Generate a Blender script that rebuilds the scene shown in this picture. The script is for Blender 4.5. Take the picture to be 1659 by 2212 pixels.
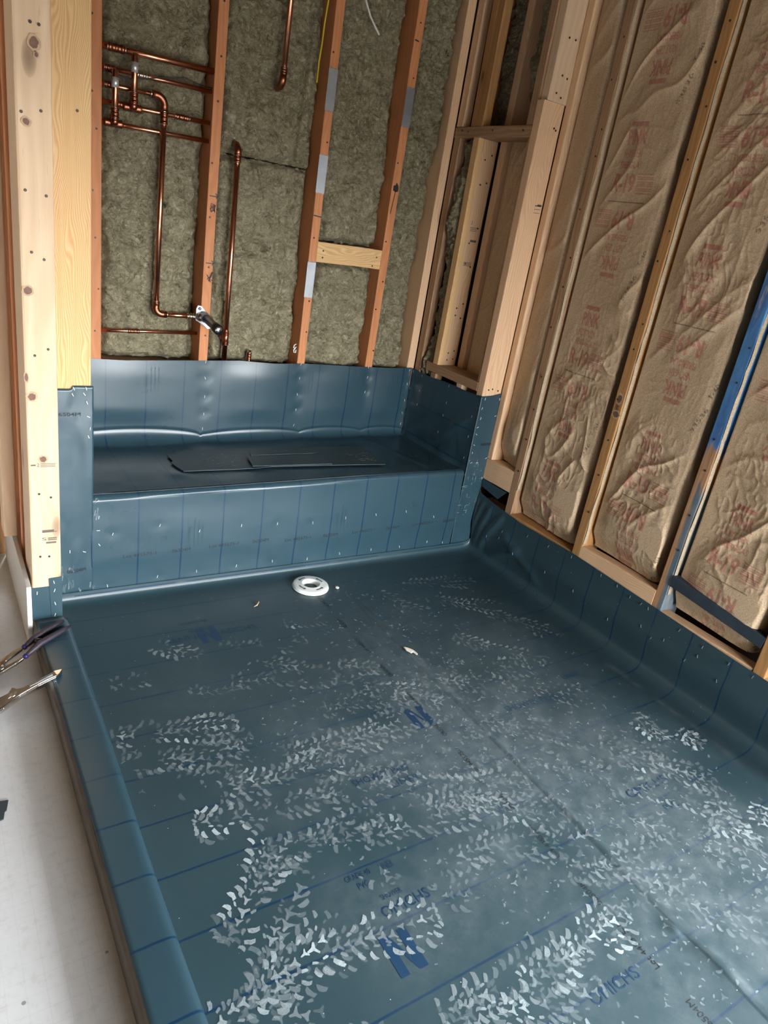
import bpy, bmesh, math, random
import numpy as np
from mathutils import Matrix, Vector

for _o in list(bpy.data.objects):
    bpy.data.objects.remove(_o)
scene = bpy.context.scene
COL = scene.collection
PI = math.pi

# ------------------------------------------------------------ camera
CAM = (-1.97285, -2.09558, 1.25749)
YAW, PIT, ROL, FPX = 0.61998, 0.38514, 0.16944, 1512.346
W_PX, H_PX = 1659.0, 2212.0
_fw = Vector((math.sin(YAW) * math.cos(PIT), math.cos(YAW) * math.cos(PIT), -math.sin(PIT)))
_r = _fw.cross(Vector((0, 0, 1))).normalized()
_u = _r.cross(_fw)
_r2 = math.cos(ROL) * _r + math.sin(ROL) * _u
_u2 = -math.sin(ROL) * _r + math.cos(ROL) * _u
cam_data = bpy.data.cameras.new('camera')
cam_data.sensor_fit = 'VERTICAL'
cam_data.sensor_height = 36.0
cam_data.lens = FPX / H_PX * 36.0
cam_data.clip_start = 0.02
cam = bpy.data.objects.new('camera', cam_data)
COL.objects.link(cam)
_m = Matrix((_r2, _u2, -_fw)).transposed().to_4x4()
_m.translation = Vector(CAM)
cam.matrix_world = _m
scene.camera = cam

# ------------------------------------------------------------ light and exposure
scene.view_settings.view_transform = 'Standard'
scene.view_settings.look = 'None'
scene.view_settings.exposure = 0.0
scene.view_settings.gamma = 1.0
scene.view_settings.use_curve_mapping = False

world = bpy.data.worlds.new('overcast_sky')
scene.world = world
world.use_nodes = True
_wt = world.node_tree
_bg = _wt.nodes['Background']
_tc = _wt.nodes.new('ShaderNodeTexCoord')
_sx = _wt.nodes.new('ShaderNodeSeparateXYZ')
_rp = _wt.nodes.new('ShaderNodeValToRGB')
_wt.links.new(_tc.outputs['Generated'], _sx.inputs[0])
_mp = _wt.nodes.new('ShaderNodeMath'); _mp.operation = 'MULTIPLY_ADD'
_mp.inputs[1].default_value = 0.5; _mp.inputs[2].default_value = 0.5
_wt.links.new(_sx.outputs['Z'], _mp.inputs[0])
_wt.links.new(_mp.outputs[0], _rp.inputs[0])
_e = _rp.color_ramp.elements
_e[0].position = 0.485; _e[0].color = (0.095, 0.088, 0.08, 1)      # ground outside
_e[1].position = 0.515; _e[1].color = (0.93, 0.97, 1.0, 1)        # bright overcast sky
_wt.links.new(_rp.outputs[0], _bg.inputs['Color'])
_bg.inputs['Strength'].default_value = SKY = 49.0


def portal(name, loc, target, sx, sy):
    d = bpy.data.lights.new(name, 'AREA')
    d.shape = 'RECTANGLE'
    d.size, d.size_y = sx, sy
    d.cycles.is_portal = True
    o = bpy.data.objects.new(name, d)
    COL.objects.link(o)
    o.location = loc
    o.rotation_euler = (Vector(target) - Vector(loc)).to_track_quat('-Z', 'Z').to_euler()
    return o


# the two openings of the room that let the daylight in (both behind the camera)
portal('patio_door_daylight', (-0.92, -4.81, 0.80), (-0.92, 0, 0.80), 1.56, 1.62)
portal('side_window_daylight', (0.16, -2.925, 1.05), (-3.0, -2.925, 1.05), 1.65, 1.0)

# ------------------------------------------------------------ small helpers


def smooth(x, a, b):
    t = np.clip((x - a) / (b - a), 0, 1)
    return t * t * (3 - 2 * t)


def gauss(x, m, s):
    return np.exp(-((x - m) / s) ** 2)


def vnoise(x, y, seed=0):
    x = np.asarray(x, float); y = np.asarray(y, float)
    xi = np.floor(x).astype(np.int64); yi = np.floor(y).astype(np.int64)
    fx = x - xi; fy = y - yi
    fx = fx * fx * fx * (fx * (fx * 6 - 15) + 10); fy = fy * fy * fy * (fy * (fy * 6 - 15) + 10)

    def h(a, b):
        n = (a * 374761393 + b * 668265263 + seed * 1274126177) & 0xffffffff
        n = ((n ^ (n >> 13)) * 1274126177) & 0xffffffff
        return ((n ^ (n >> 16)) & 0xffff) / 32767.5 - 1.0
    a = h(xi, yi); b = h(xi + 1, yi); c = h(xi, yi + 1); d = h(xi + 1, yi + 1)
    return (a + (b - a) * fx) + ((c + (d - c) * fx) - (a + (b - a) * fx)) * fy


def fbm(x, y, seed=0, octv=4, gain=0.5):
    s = 0; a = 1.0; f = 1.0
    for k in range(octv):
        s = s + a * vnoise(x * f + 13.7 * k, y * f - 7.1 * k, seed + k)
        a *= gain; f *= 2.03
    return s


def ridge(x, y, seed=0):
    return (1 - np.abs(vnoise(x, y, seed))) ** 3


def link(o, parent=None):
    COL.objects.link(o)
    if parent is not None:
        o.parent = parent
    return o


def mesh_obj(name, verts, faces, mat, parent=None, smooth_shade=False, **props):
    me = bpy.data.meshes.new(name)
    me.from_pydata([tuple(v) for v in verts], [], [tuple(f) for f in faces])
    me.update()
    if mat: me.materials.append(mat)
    if smooth_shade:
        me.polygons.foreach_set('use_smooth', [True] * len(me.polygons))
    o = bpy.data.objects.new(name, me)
    for k, v in props.items(): o[k] = v
    return link(o, parent)


def grid_obj(name, X, Y, Z, mat, parent=None, attrs=None, flip=False, thick=0.0, **props):
    n, m = X.shape
    co = np.stack([X, Y, Z], -1).reshape(-1, 3)
    i = np.arange(n * m).reshape(n, m)
    q = np.stack([i[:-1, :-1], i[1:, :-1], i[1:, 1:], i[:-1, 1:]], -1).reshape(-1, 4)
    if flip: q = q[:, ::-1]
    me = bpy.data.meshes.new(name)
    me.vertices.add(len(co)); me.vertices.foreach_set('co', co.ravel())
    me.loops.add(q.size); me.loops.foreach_set('vertex_index', q.ravel().astype(np.int32))
    me.polygons.add(len(q))
    me.polygons.foreach_set('loop_start', np.arange(0, q.size, 4, dtype=np.int32))
    me.polygons.foreach_set('use_smooth', np.ones(len(q), bool))
    me.update(calc_edges=True)
    for k, v in (attrs or {}).items():
        a = me.attributes.new(k, 'FLOAT', 'POINT')
        a.data.foreach_set('value', np.asarray(v, np.float32).reshape(-1))
    me.materials.append(mat)
    o = bpy.data.objects.new(name, me)
    for k, v in props.items(): o[k] = v
    if thick:
        md = o.modifiers.new('thickness', 'SOLIDIFY')
        md.thickness = thick; md.offset = -1
    return link(o, parent)


def empty(name, loc=(0, 0, 0), **props):
    o = bpy.data.objects.new(name, None)
    o.location = loc
    o.empty_display_size = 0.05
    for k, v in props.items(): o[k] = v
    return link(o)


def bm_obj(name, bm, mat, parent=None, sm=False, **props):
    me = bpy.data.meshes.new(name)
    bm.normal_update()
    bm.to_mesh(me); bm.free()
    if mat: me.materials.append(mat)
    if sm: me.polygons.foreach_set('use_smooth', [True] * len(me.polygons))
    o = bpy.data.objects.new(name, me)
    for k, v in props.items(): o[k] = v
    return link(o, parent)


def lumber(name, mat, x0, x1, y0, y1, z0, z1, parent=None, axis=2, bev=0.0025, bow=0.0, lean=(0, 0), seed=0, **props):
    """a sawn board whose local Z runs along its length"""
    c = ((x0 + x1) / 2, (y0 + y1) / 2, (z0 + z1) / 2)
    s = (x1 - x0, y1 - y0, z1 - z0)
    ln = s[axis]
    a, b = {2: (s[0], s[1]), 0: (s[2], s[1]), 1: (s[0], s[2])}[axis]
    nseg = max(2, int(ln / 0.08))
    rnd = random.Random(seed * 77 + int(ln * 1000))
    ph = rnd.random() * 6
    bm = bmesh.new()
    bv = min(bev, a / 3, b / 3)
    ring = []
    for sx, sy in ((1, 1), (-1, 1), (-1, -1), (1, -1)):
        cx, cy = sx * (a / 2 - bv), sy * (b / 2 - bv)
        for k in range(3):
            an = math.atan2(sy, sx) - PI / 4 + k * PI / 4
            ring.append((cx + bv * math.cos(an), cy + bv * math.sin(an)))
    rows = []
    for i in range(nseg + 1):
        t = i / nseg
        zz = (t - 0.5) * ln
        ox = bow * math.sin(t * PI) + 0.0012 * math.sin(ph + t * 5.0) + lean[0] * t
        oy = 0.0012 * math.sin(ph * 2 + t * 4.0) + lean[1] * t
        rows.append([bm.verts.new((px + ox, py + oy, zz)) for px, py in ring])
    n = len(ring)
    for i in range(nseg):
        for k in range(n):
            bm.faces.new((rows[i][k], rows[i][(k + 1) % n], rows[i + 1][(k + 1) % n], rows[i + 1][k]))
    bm.faces.new(list(reversed(rows[0]))); bm.faces.new(rows[-1])
    o = bm_obj(name, bm, mat, None, False, **props)
    o.location = c
    if axis == 0: o.rotation_euler = (0, PI / 2, 0)
    elif axis == 1: o.rotation_euler = (-PI / 2, 0, 0)
    if parent is not None:
        o.parent = parent
    return o


def tube_bm(bm, pts, r, seg=12, caps=True):
    """a round bar through the points; r may be a list"""
    P = [Vector(p) for p in pts]
    rs = r if isinstance(r, (list, tuple)) else [r] * len(P)
    rows = []
    prev = None
    for i, p in enumerate(P):
        t = (P[min(i + 1, len(P) - 1)] - P[max(i - 1, 0)]).normalized()
        if prev is None:
            up = Vector((0, 0, 1)) if abs(t.z) < 0.9 else Vector((0, 1, 0))
            n = t.cross(up).normalized()
        else:
            n = (prev - t * prev.dot(t)).normalized()
        prev = n
        b = t.cross(n)
        rows.append([bm.verts.new(p + rs[i] * (math.cos(a) * n + math.sin(a) * b)) for a in [2 * PI * k / seg for k in range(seg)]])
    for i in range(len(P) - 1):
        for k in range(seg):
            bm.faces.new((rows[i][k], rows[i][(k + 1) % seg], rows[i + 1][(k + 1) % seg], rows[i + 1][k]))
    if caps:
        bm.faces.new(list(reversed(rows[0]))); bm.faces.new(rows[-1])


def tube(name, pts, r, mat, parent=None, seg=12, **props):
    bm = bmesh.new(); tube_bm(bm, pts, r, seg)
    bmesh.ops.recalc_face_normals(bm, faces=bm.faces)
    return bm_obj(name, bm, mat, parent, True, **props)


def prism(name, pts, z0, z1, mat, parent=None, bev=0.0, frame=None, **props):
    """outline extruded from z0 to z1; frame maps (x, y, z) to the world"""
    bm = bmesh.new()
    lo = [bm.verts.new((p[0], p[1], z0)) for p in pts]
    hi = [bm.verts.new((p[0], p[1], z1)) for p in pts]
    n = len(pts)
    bm.faces.new(list(reversed(lo))); top = bm.faces.new(hi)
    for k in range(n):
        bm.faces.new((lo[k], lo[(k + 1) % n], hi[(k + 1) % n], hi[k]))
    bmesh.ops.recalc_face_normals(bm, faces=bm.faces)
    if bev:
        bmesh.ops.bevel(bm, geom=list(bm.edges), offset=bev, segments=2, affect='EDGES', profile=0.6)
    if frame is not None:
        bm.transform(frame)
    return bm_obj(name, bm, mat, parent, False, **props)


# ------------------------------------------------------------ node helpers


class NB:
    def __init__(self, name):
        self.m = bpy.data.materials.new(name)
        self.m.use_nodes = True
        self.t = self.m.node_tree
        self.t.nodes.clear()
        self.out = self.t.nodes.new('ShaderNodeOutputMaterial')
        self.b = self.t.nodes.new('ShaderNodeBsdfPrincipled')
        self.t.links.new(self.b.outputs[0], self.out.inputs[0])

    def n(self, typ, **kw):
        nd = self.t.nodes.new('ShaderNode' + typ)
        for k, v in kw.items(): setattr(nd, k, v)
        return nd

    def l(self, a, b): self.t.links.new(a, b)

    def set(self, nd, key, v):
        if isinstance(v, (int, float, tuple, list)):
            nd.inputs[key].default_value = v
        else:
            self.l(v, nd.inputs[key])

    def math(self, op, a, b=None, c=None, clamp=False):
        nd = self.n('Math', operation=op, use_clamp=clamp)
        self.set(nd, 0, a)
        if b is not None: self.set(nd, 1, b)
        if c is not None: self.set(nd, 2, c)
        return nd.outputs[0]

    def mix(self, f, a, b, blend='MIX'):
        nd = self.n('MixRGB', blend_type=blend)
        self.set(nd, 0, f)
        for k, v in ((1, a), (2, b)):
            self.set(nd, k, (*v, 1) if isinstance(v, tuple) and len(v) == 3 else v)
        return nd.outputs[0]

    def ramp(self, f, stops):
        nd = self.n('ValToRGB')
        e = nd.color_ramp.elements
        while len(e) > 1: e.remove(e[-1])
        for k, (p, c) in enumerate(stops):
            el = e[0] if k == 0 else e.new(p)
            el.position = p
            el.color = (*c, 1) if len(c) == 3 else c
        self.set(nd, 0, f)
        return nd.outputs[0]

    def noise(self, vec, scale, detail=3.0, rough=0.55, dist=0.0, out=0):
        nd = self.n('TexNoise')
        if vec is not None: self.l(vec, nd.inputs['Vector'])
        nd.inputs['Scale'].default_value = scale
        nd.inputs['Detail'].default_value = detail
        nd.inputs['Roughness'].default_value = rough
        nd.inputs['Distortion'].default_value = dist
        return nd.outputs[out]

    def mapping(self, vec, scale=(1, 1, 1), loc=(0, 0, 0)):
        nd = self.n('Mapping')
        self.l(vec, nd.inputs[0])
        nd.inputs['Scale'].default_value = scale
        nd.inputs['Location'].default_value = loc
        return nd.outputs[0]

    def coord(self, which='Object'):
        return self.n('TexCoord').outputs[which]

    def pos(self):
        return self.n('NewGeometry').outputs['Position']

    def attr(self, name):
        return self.n('Attribute', attribute_name=name).outputs['Fac']

    def bump(self, h, strength=0.3, dist=0.002, normal=None):
        nd = self.n('Bump')
        nd.inputs['Strength'].default_value = strength
        nd.inputs['Distance'].default_value = dist
        self.l(h, nd.inputs['Height'])
        if normal is not None: self.l(normal, nd.inputs['Normal'])
        return nd.outputs[0]

    def fin(self, col=None, rough=None, metal=None, spec=None, normal=None, coat=None):
        for k, v in (('Base Color', col), ('Roughness', rough), ('Metallic', metal), ('Specular IOR Level', spec), ('Normal', normal), ('Coat Weight', coat)):
            if v is None: continue
            if isinstance(v, tuple) and len(v) == 3: v = (*v, 1)
            self.set(self.b, k, v)
        return self.m


def simple(name, col, rough=0.5, metal=0.0, spec=0.5, var=0.12, scale=30, bump=0.0):
    b = NB(name)
    n = b.noise(b.coord(), scale, 4)
    c2 = tuple(max(0.0, c * (1 - var * 2)) for c in col)
    return b.fin(col=b.mix(n, c2, col), rough=rough, metal=metal, spec=spec, normal=b.bump(n, bump, 0.001) if bump else None)


def wood(name, light, dark, grain=1.0, knots=0.5, ringscale=26.0, rough=0.62, patch=0.25, knotcol=(0.10, 0.045, 0.02)):
    b = NB(name)
    rnd = b.n('ObjectInfo').outputs['Random']
    obj = b.coord('Object')
    off = b.n('VectorMath', operation='MULTIPLY_ADD')
    cmb = b.n('CombineXYZ')
    for k in range(3): b.l(rnd, cmb.inputs[k])
    b.l(cmb.outputs[0], off.inputs[0]); off.inputs[1].default_value = (3.1, 5.3, 41.0); b.l(obj, off.inputs[2])
    v = off.outputs[0]
    warp = b.noise(b.mapping(v, (6, 6, 1.6)), 1.0, 3, 0.5, 0.0, 1)
    wv = b.n('VectorMath', operation='MULTIPLY_ADD')
    b.l(warp, wv.inputs[0]); wv.inputs[1].default_value = (0.11, 0.11, 0.0); b.l(v, wv.inputs[2])
    wave = b.n('TexWave', wave_type='RINGS', rings_direction='Z')
    wave.inputs['Scale'].default_value = ringscale
    wave.inputs['Distortion'].default_value = 1.2
    wave.inputs['Detail'].default_value = 2.0
    wave.inputs['Detail Scale'].default_value = 1.0
    b.l(b.mapping(wv.outputs[0], (1, 1, 0.05)), wave.inputs['Vector'])
    streak = b.noise(b.mapping(v, (150, 150, 3)), 1.0, 4, 0.6)
    big = b.noise(b.mapping(v, (9, 9, 1.2)), 1.0, 3, 0.55)
    f = b.math('ADD', b.math('MULTIPLY', wave.outputs['Fac'], 0.55 * grain), b.math('MULTIPLY', streak, 0.5))
    col = b.ramp(f, [(0.15, light), (0.95, dark)])
    col = b.mix(b.math('MULTIPLY', b.math('SUBTRACT', big, 0.45, clamp=True), patch * 5, clamp=True), col, tuple(c * 0.72 for c in light), 'MIX')
    if knots > 0:
        vor = b.n('TexVoronoi')
        vor.inputs['Scale'].default_value = 1.0
        b.l(b.mapping(v, (9, 9, 3.6)), vor.inputs['Vector'])
        d = vor.outputs['Distance']
        k = b.math('SUBTRACT', 1.0, b.math('DIVIDE', d, 0.17 * knots), clamp=True)
        k2 = b.math('SUBTRACT', 1.0, b.math('DIVIDE', d, 0.42 * knots), clamp=True)
        col = b.mix(b.math('MULTIPLY', k2, 0.35), col, tuple(c * 0.6 for c in dark))
        col = b.mix(b.math('POWER', k, 0.6), col, knotcol)
    pores = b.noise(b.mapping(v, (260, 260, 14)), 1.0, 2, 0.5)
    pm = b.math('GREATER_THAN', pores, 0.72)
    col = b.mix(b.math('MULTIPLY', pm, 0.28), col, tuple(c * 0.5 for c in dark))
    return b.fin(col=col, rough=rough, spec=0.35, normal=b.bump(f, 0.25, 0.0012))


def pvc(name, base, lines=True, dusty=False, rough=0.36, spacing=0.1417, sheen=0.5):
    """green-blue sheet; print lines and dirt follow the attributes of the mesh"""
    b = NB(name)
    p = b.pos()
    big = b.noise(p, 3.2, 4, 0.6)
    fine = b.noise(p, 420, 2, 0.6)
    col = b.mix(b.math('MULTIPLY', big, 0.55), base, tuple(c * 1.45 for c in base))
    col = b.mix(b.math('MULTIPLY', fine, 0.25), col, tuple(c * 0.6 for c in base))
    r = b.math('ADD', b.math('MULTIPLY', big, 0.12), rough - 0.06)
    if lines:
        lc = b.attr('lc')
        fr = b.math('ABSOLUTE', b.math('SUBTRACT', b.math('FRACT', b.math('ADD', b.math('DIVIDE', lc, spacing), 100.5)), 0.5))
        m = b.math('SUBTRACT', 1.0, b.math('DIVIDE', fr, 0.0030 / spacing), clamp=True)
        m = b.math('MULTIPLY', m, 3.0, clamp=True)
        brk = b.noise(p, 9.0, 3, 0.6)
        m = b.math('MULTIPLY', m, b.math('MULTIPLY', b.math('SUBTRACT', brk, 0.26, clamp=True), 9.0, clamp=True))
        col = b.mix(b.math('MULTIPLY', m, 0.95), col, (0.004, 0.028, 0.066))
    nrm = None
    if dusty:
        d = b.attr('dust')
        n1 = b.noise(p, 26, 5, 0.7)
        n2 = b.noise(p, 160, 4, 0.7)
        dd = b.math('MULTIPLY', d, b.math('MULTIPLY', b.math('SUBTRACT', n1, 0.28, clamp=True), 2.6, clamp=True))
        dd = b.math('MULTIPLY', dd, b.math('ADD', b.math('MULTIPLY', n2, 0.9), 0.35), clamp=True)
        col = b.mix(b.math('MULTIPLY', dd, 0.42), col, (0.20, 0.235, 0.25))
        r = b.math('ADD', r, b.math('MULTIPLY', dd, 0.25), clamp=True)
        sp = b.n('TexVoronoi'); sp.inputs['Scale'].default_value = 34.0
        b.l(p, sp.inputs['Vector'])
        spk = b.math('LESS_THAN', sp.outputs['Distance'], 0.035)
        col = b.mix(b.math('MULTIPLY', spk, 0.8), col, (0.55, 0.6, 0.6))
    nrm = b.bump(b.noise(p, 900, 2), 0.06, 0.0005)
    return b.fin(col=col, rough=r, spec=sheen, normal=nrm)


# ------------------------------------------------------------ materials
M = {}
M['pvc'] = pvc('teal_pvc_sheet', (0.023, 0.053, 0.071), rough=0.29, sheen=0.55)
M['pvc_floor'] = pvc('dusty_teal_pvc_sheet', (0.023, 0.049, 0.061), dusty=True, rough=0.38, sheen=0.5)
M['pvc_plain'] = pvc('unprinted_teal_pvc', (0.023, 0.053, 0.069), lines=False)
M['pvc_scrap'] = pvc('dull_pvc_offcut', (0.028, 0.046, 0.055), lines=False, rough=0.40)
M['old_fir'] = wood('old_orange_fir', (0.60, 0.25, 0.105), (0.42, 0.15, 0.055), 0.5, 0.3, 30, patch=0.2)
M['tan_fir'] = wood('tan_fir', (0.47, 0.25, 0.095), (0.31, 0.135, 0.045), 0.6, 0.5, 24, patch=0.3)
M['new_pine'] = wood('new_pine', (0.68, 0.50, 0.335), (0.55, 0.37, 0.22), 0.55, 0.95, 20, patch=0.12)
M['grain_fir'] = wood('strong_grained_fir', (0.74, 0.505, 0.255), (0.56, 0.31, 0.115), 1.0, 0.0, 110, patch=0.1)
M['pink_fir'] = wood('pinkish_new_fir', (0.75, 0.505, 0.315), (0.58, 0.34, 0.18), 0.7, 0.4, 50, patch=0.2)
M['brown_fir'] = wood('weathered_fir', (0.42, 0.26, 0.15), (0.26, 0.14, 0.07), 0.8, 0.45, 28, patch=0.3)
M['dark_ply'] = simple('old_sheathing', (0.10, 0.06, 0.035), 0.85, var=0.3, scale=6)
M['plywood'] = simple('orange_plywood', (0.36, 0.19, 0.08), 0.75, var=0.25, scale=8)
M['copper'] = simple('copper', (0.80, 0.36, 0.22), 0.24, 1.0, 0.5, var=0.18, scale=40)
M['copper_dark'] = simple('heat_darkened_copper', (0.50, 0.19, 0.11), 0.32, 1.0, 0.5, var=0.3, scale=60)
M['solder'] = simple('bright_solder', (0.78, 0.68, 0.58), 0.25, 1.0)
M['band'] = simple('silver_label_band', (0.72, 0.74, 0.76), 0.35, 0.6)
M['galv'] = simple('galvanised_steel', (0.42, 0.45, 0.48), 0.42, 0.75, var=0.2, scale=25)
M['steel'] = simple('polished_steel', (0.58, 0.55, 0.51), 0.22, 1.0, var=0.15, scale=30)
M['chrome'] = simple('bright_chrome', (0.85, 0.85, 0.83), 0.12, 1.0, var=0.05)
M['knot'] = simple('dark_knot', (0.21, 0.105, 0.065), 0.6, var=0.3, scale=120)
M['knot_halo'] = simple('resin_stained_wood', (0.56, 0.375, 0.215), 0.6, var=0.2, scale=80)
M['shaded_staple'] = simple('shaded_staple_wire', (0.16, 0.19, 0.20), 0.55, 0.0, 0.3, var=0.1)  # same staple wire, colour darkened to stand for shade on the right-hand walls
M['staple'] = simple('staple_wire', (0.92, 0.93, 0.92), 0.35, 0.25, var=0.05)
M['nail'] = simple('dark_nail', (0.055, 0.04, 0.035), 0.45, 0.6)
M['grip'] = simple('dark_purple_grip', (0.030, 0.022, 0.034), 0.5, var=0.1)
M['blue_grip'] = simple('blue_collar', (0.015, 0.012, 0.12), 0.45, var=0.1)
M['black'] = simple('black_plastic', (0.012, 0.012, 0.013), 0.3, var=0.1)
M['white_plastic'] = simple('white_pvc_plastic', (0.86, 0.90, 0.87), 0.3, var=0.06, scale=14)
M['white_cable'] = simple('white_cable_sheath', (0.80, 0.78, 0.70), 0.45, var=0.08)
M['yellow_cable'] = simple('yellow_cable_sheath', (0.62, 0.45, 0.03), 0.45, var=0.1)
M['gypsum'] = simple('drywall_paper', (0.70, 0.69, 0.66), 0.8, var=0.06)
M['gypsum_edge'] = simple('drywall_core_edge', (0.42, 0.33, 0.22), 0.9, var=0.2)
M['chip'] = simple('torn_paper_chip', (0.85, 0.78, 0.68), 0.7, var=0.1)
M['shaving'] = simple('wood_shaving', (0.50, 0.34, 0.20), 0.7, var=0.1)
M['black_ink'] = simple('black_ink', (0.010, 0.016, 0.020), 0.55, var=0.1)
M['blue_ink'] = simple('blue_ink', (0.010, 0.042, 0.095), 0.45, var=0.1)
M['faint_ink'] = simple('faint_ink', (0.022, 0.058, 0.085), 0.5, var=0.1)
M['grade_ink'] = simple('grade_stamp_ink', (0.13, 0.10, 0.085), 0.7, var=0.1)
M['marker'] = simple('black_marker', (0.012, 0.010, 0.012), 0.5)
M['dark_paint'] = simple('dark_blue_old_paint', (0.030, 0.050, 0.068), 0.5, var=0.3, scale=30, bump=0.3)


def mk_blue_stud():
    b = NB('blue_painted_old_fir')
    p = b.pos()
    z = b.n('SeparateXYZ'); b.l(p, z.inputs[0])
    n = b.noise(b.mapping(p, (30, 30, 7)), 1.0, 4, 0.6)
    hz = b.math('ADD', z.outputs['Z'], b.math('MULTIPLY', b.math('SUBTRACT', n, 0.5), 0.25))
    grain = b.noise(b.mapping(p, (130, 130, 4)), 1.0, 4, 0.6)
    wd = b.ramp(grain, [(0.3, (0.48, 0.27, 0.14)), (0.75, (0.24, 0.11, 0.05))])
    blue = b.ramp(n, [(0.35, (0.07, 0.25, 0.50)), (0.62, (0.03, 0.11, 0.30)), (0.75, (0.5, 0.42, 0.3))])
    grey = b.ramp(n, [(0.4, (0.10, 0.14, 0.17)), (0.7, (0.22, 0.24, 0.25))])
    up = b.math('MULTIPLY', b.math('SUBTRACT', hz, 0.78), 30, clamp=True)
    yv = b.math('ADD', z.outputs['Y'], b.math('MULTIPLY', b.math('SUBTRACT', n, 0.5), 0.03))
    edge = b.math('MULTIPLY', b.math('SUBTRACT', -0.944, yv), 160, clamp=True)
    low = b.math('MULTIPLY', b.math('SUBTRACT', 0.68, hz), 30, clamp=True)
    col = b.mix(b.math('MULTIPLY', edge, low), wd, grey)
    col = b.mix(up, col, blue)
    return b.fin(col=col, rough=0.45, spec=0.5, normal=b.bump(n, 0.4, 0.003))


M['blue_stud'] = mk_blue_stud()


def mk_wool():
    b = NB('mineral_wool')
    p = b.pos()
    w = b.noise(p, 14, 3, 0.6, 0.0, 1)
    wv = b.n('VectorMath', operation='MULTIPLY_ADD')
    b.l(w, wv.inputs[0]); wv.inputs[1].default_value = (0.12, 0.12, 0.12); b.l(p, wv.inputs[2])
    f1 = b.noise(b.mapping(wv.outputs[0], (60, 60, 130)), 1.0, 6, 0.7, 1.5)
    f2 = b.noise(wv.outputs[0], 30, 4, 0.65, 0.8)
    f3 = b.noise(p, 4, 3)
    f = b.math('ADD', b.math('MULTIPLY', f1, 0.6), b.math('MULTIPLY', f2, 0.4))
    col = b.ramp(f, [(0.34, (0.05, 0.040, 0.020)), (0.45, (0.275, 0.238, 0.148)), (0.55, (0.44, 0.395, 0.262)), (0.70, (0.71, 0.65, 0.48))])
    col = b.mix(b.math('MULTIPLY', f3, 0.25), col, (0.18, 0.16, 0.10))
    return b.fin(col=col, rough=0.95, spec=0.1, normal=b.bump(f, 1.0, 0.014))


M['wool'] = mk_wool()


def mk_kraft(name, base):
    b = NB(name)
    p = b.pos()
    n = b.noise(p, 260, 3, 0.75)
    g = b.noise(p, 10, 4, 0.6)
    col = b.ramp(n, [(0.3, tuple(c * 0.60 for c in base)), (0.7, tuple(min(1, c * 1.22) for c in base))])
    col = b.mix(b.math('MULTIPLY', g, 0.28), col, tuple(c * 0.6 for c in base))
    ink = b.attr('ink')
    ib = b.math('MULTIPLY', ink, b.math('ADD', b.math('MULTIPLY', b.noise(p, 90, 3), 0.6), 0.62), clamp=True)
    col = b.mix(b.math('MULTIPLY', ib, 0.66), col, (0.38, 0.09, 0.08))
    dk = b.attr('dark')
    col = b.mix(b.math('MULTIPLY', dk, 0.75), col, (0.06, 0.035, 0.025))
    return b.fin(col=col, rough=0.72, spec=0.3, normal=b.bump(b.noise(p, 60, 6, 0.66, 0.6), 0.4, 0.004))


M['kraft'] = mk_kraft('kraft_paper', (0.61, 0.445, 0.285))
M['kraft_pale'] = mk_kraft('pale_kraft_flange', (0.46, 0.36, 0.24))


def mk_dust():
    b = NB('boot_print_dust')
    tr = b.n('BsdfTransparent')
    mx = b.n('MixShader')
    a = b.attr('alpha')
    n = b.noise(b.pos(), 240, 3, 0.6)
    f = b.math('MULTIPLY', a, b.math('ADD', b.math('MULTIPLY', n, 0.9), 0.45), clamp=True)
    b.l(f, mx.inputs[0]); b.l(tr.outputs[0], mx.inputs[1]); b.l(b.b.outputs[0], mx.inputs[2])
    b.t.links.new(mx.outputs[0], b.out.inputs[0])
    return b.fin(col=(0.40, 0.47, 0.49), rough=0.9, spec=0.1)


M['dust'] = mk_dust()


def mk_outer_floor():
    b = NB('grey_underlayment_board')
    p = b.pos()
    n = b.noise(p, 5, 5, 0.6)
    n2 = b.noise(p, 60, 4, 0.65)
    col = b.mix(n, (0.54, 0.55, 0.55), (0.72, 0.735, 0.745))
    col = b.mix(b.math('MULTIPLY', b.math('SUBTRACT', n2, 0.5, clamp=True), 1.2, clamp=True), col, (0.40, 0.37, 0.32))
    s = b.n('SeparateXYZ'); b.l(p, s.inputs[0])
    for ax in ('X', 'Y'):
        fr = b.math('ABSOLUTE', b.math('SUBTRACT', b.math('FRACT', b.math('ADD', b.math('DIVIDE', s.outputs[ax], 0.031), 300.0)), 0.5))
        m = b.math('MULTIPLY', b.math('LESS_THAN', fr, 0.03), b.noise(p, 3.0, 2))
        col = b.mix(b.math('MULTIPLY', m, 0.22), col, (0.34, 0.34, 0.34))
    v = b.n('TexVoronoi'); v.inputs['Scale'].default_value = 11
    b.l(p, v.inputs['Vector'])
    col = b.mix(b.math('MULTIPLY', b.math('LESS_THAN', v.outputs['Distance'], 0.04), 0.7), col, (0.16, 0.14, 0.11))
    return b.fin(col=col, rough=0.5, spec=0.4, normal=b.bump(n2, 0.2, 0.002))


M['outer_floor'] = mk_outer_floor()
M['drywall'] = simple('bare_room_studding', (0.17, 0.13, 0.09), 0.85, var=0.05)
M['ceiling'] = simple('bare_ceiling_boards', (0.11, 0.075, 0.045), 0.85, var=0.25, scale=5)

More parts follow.
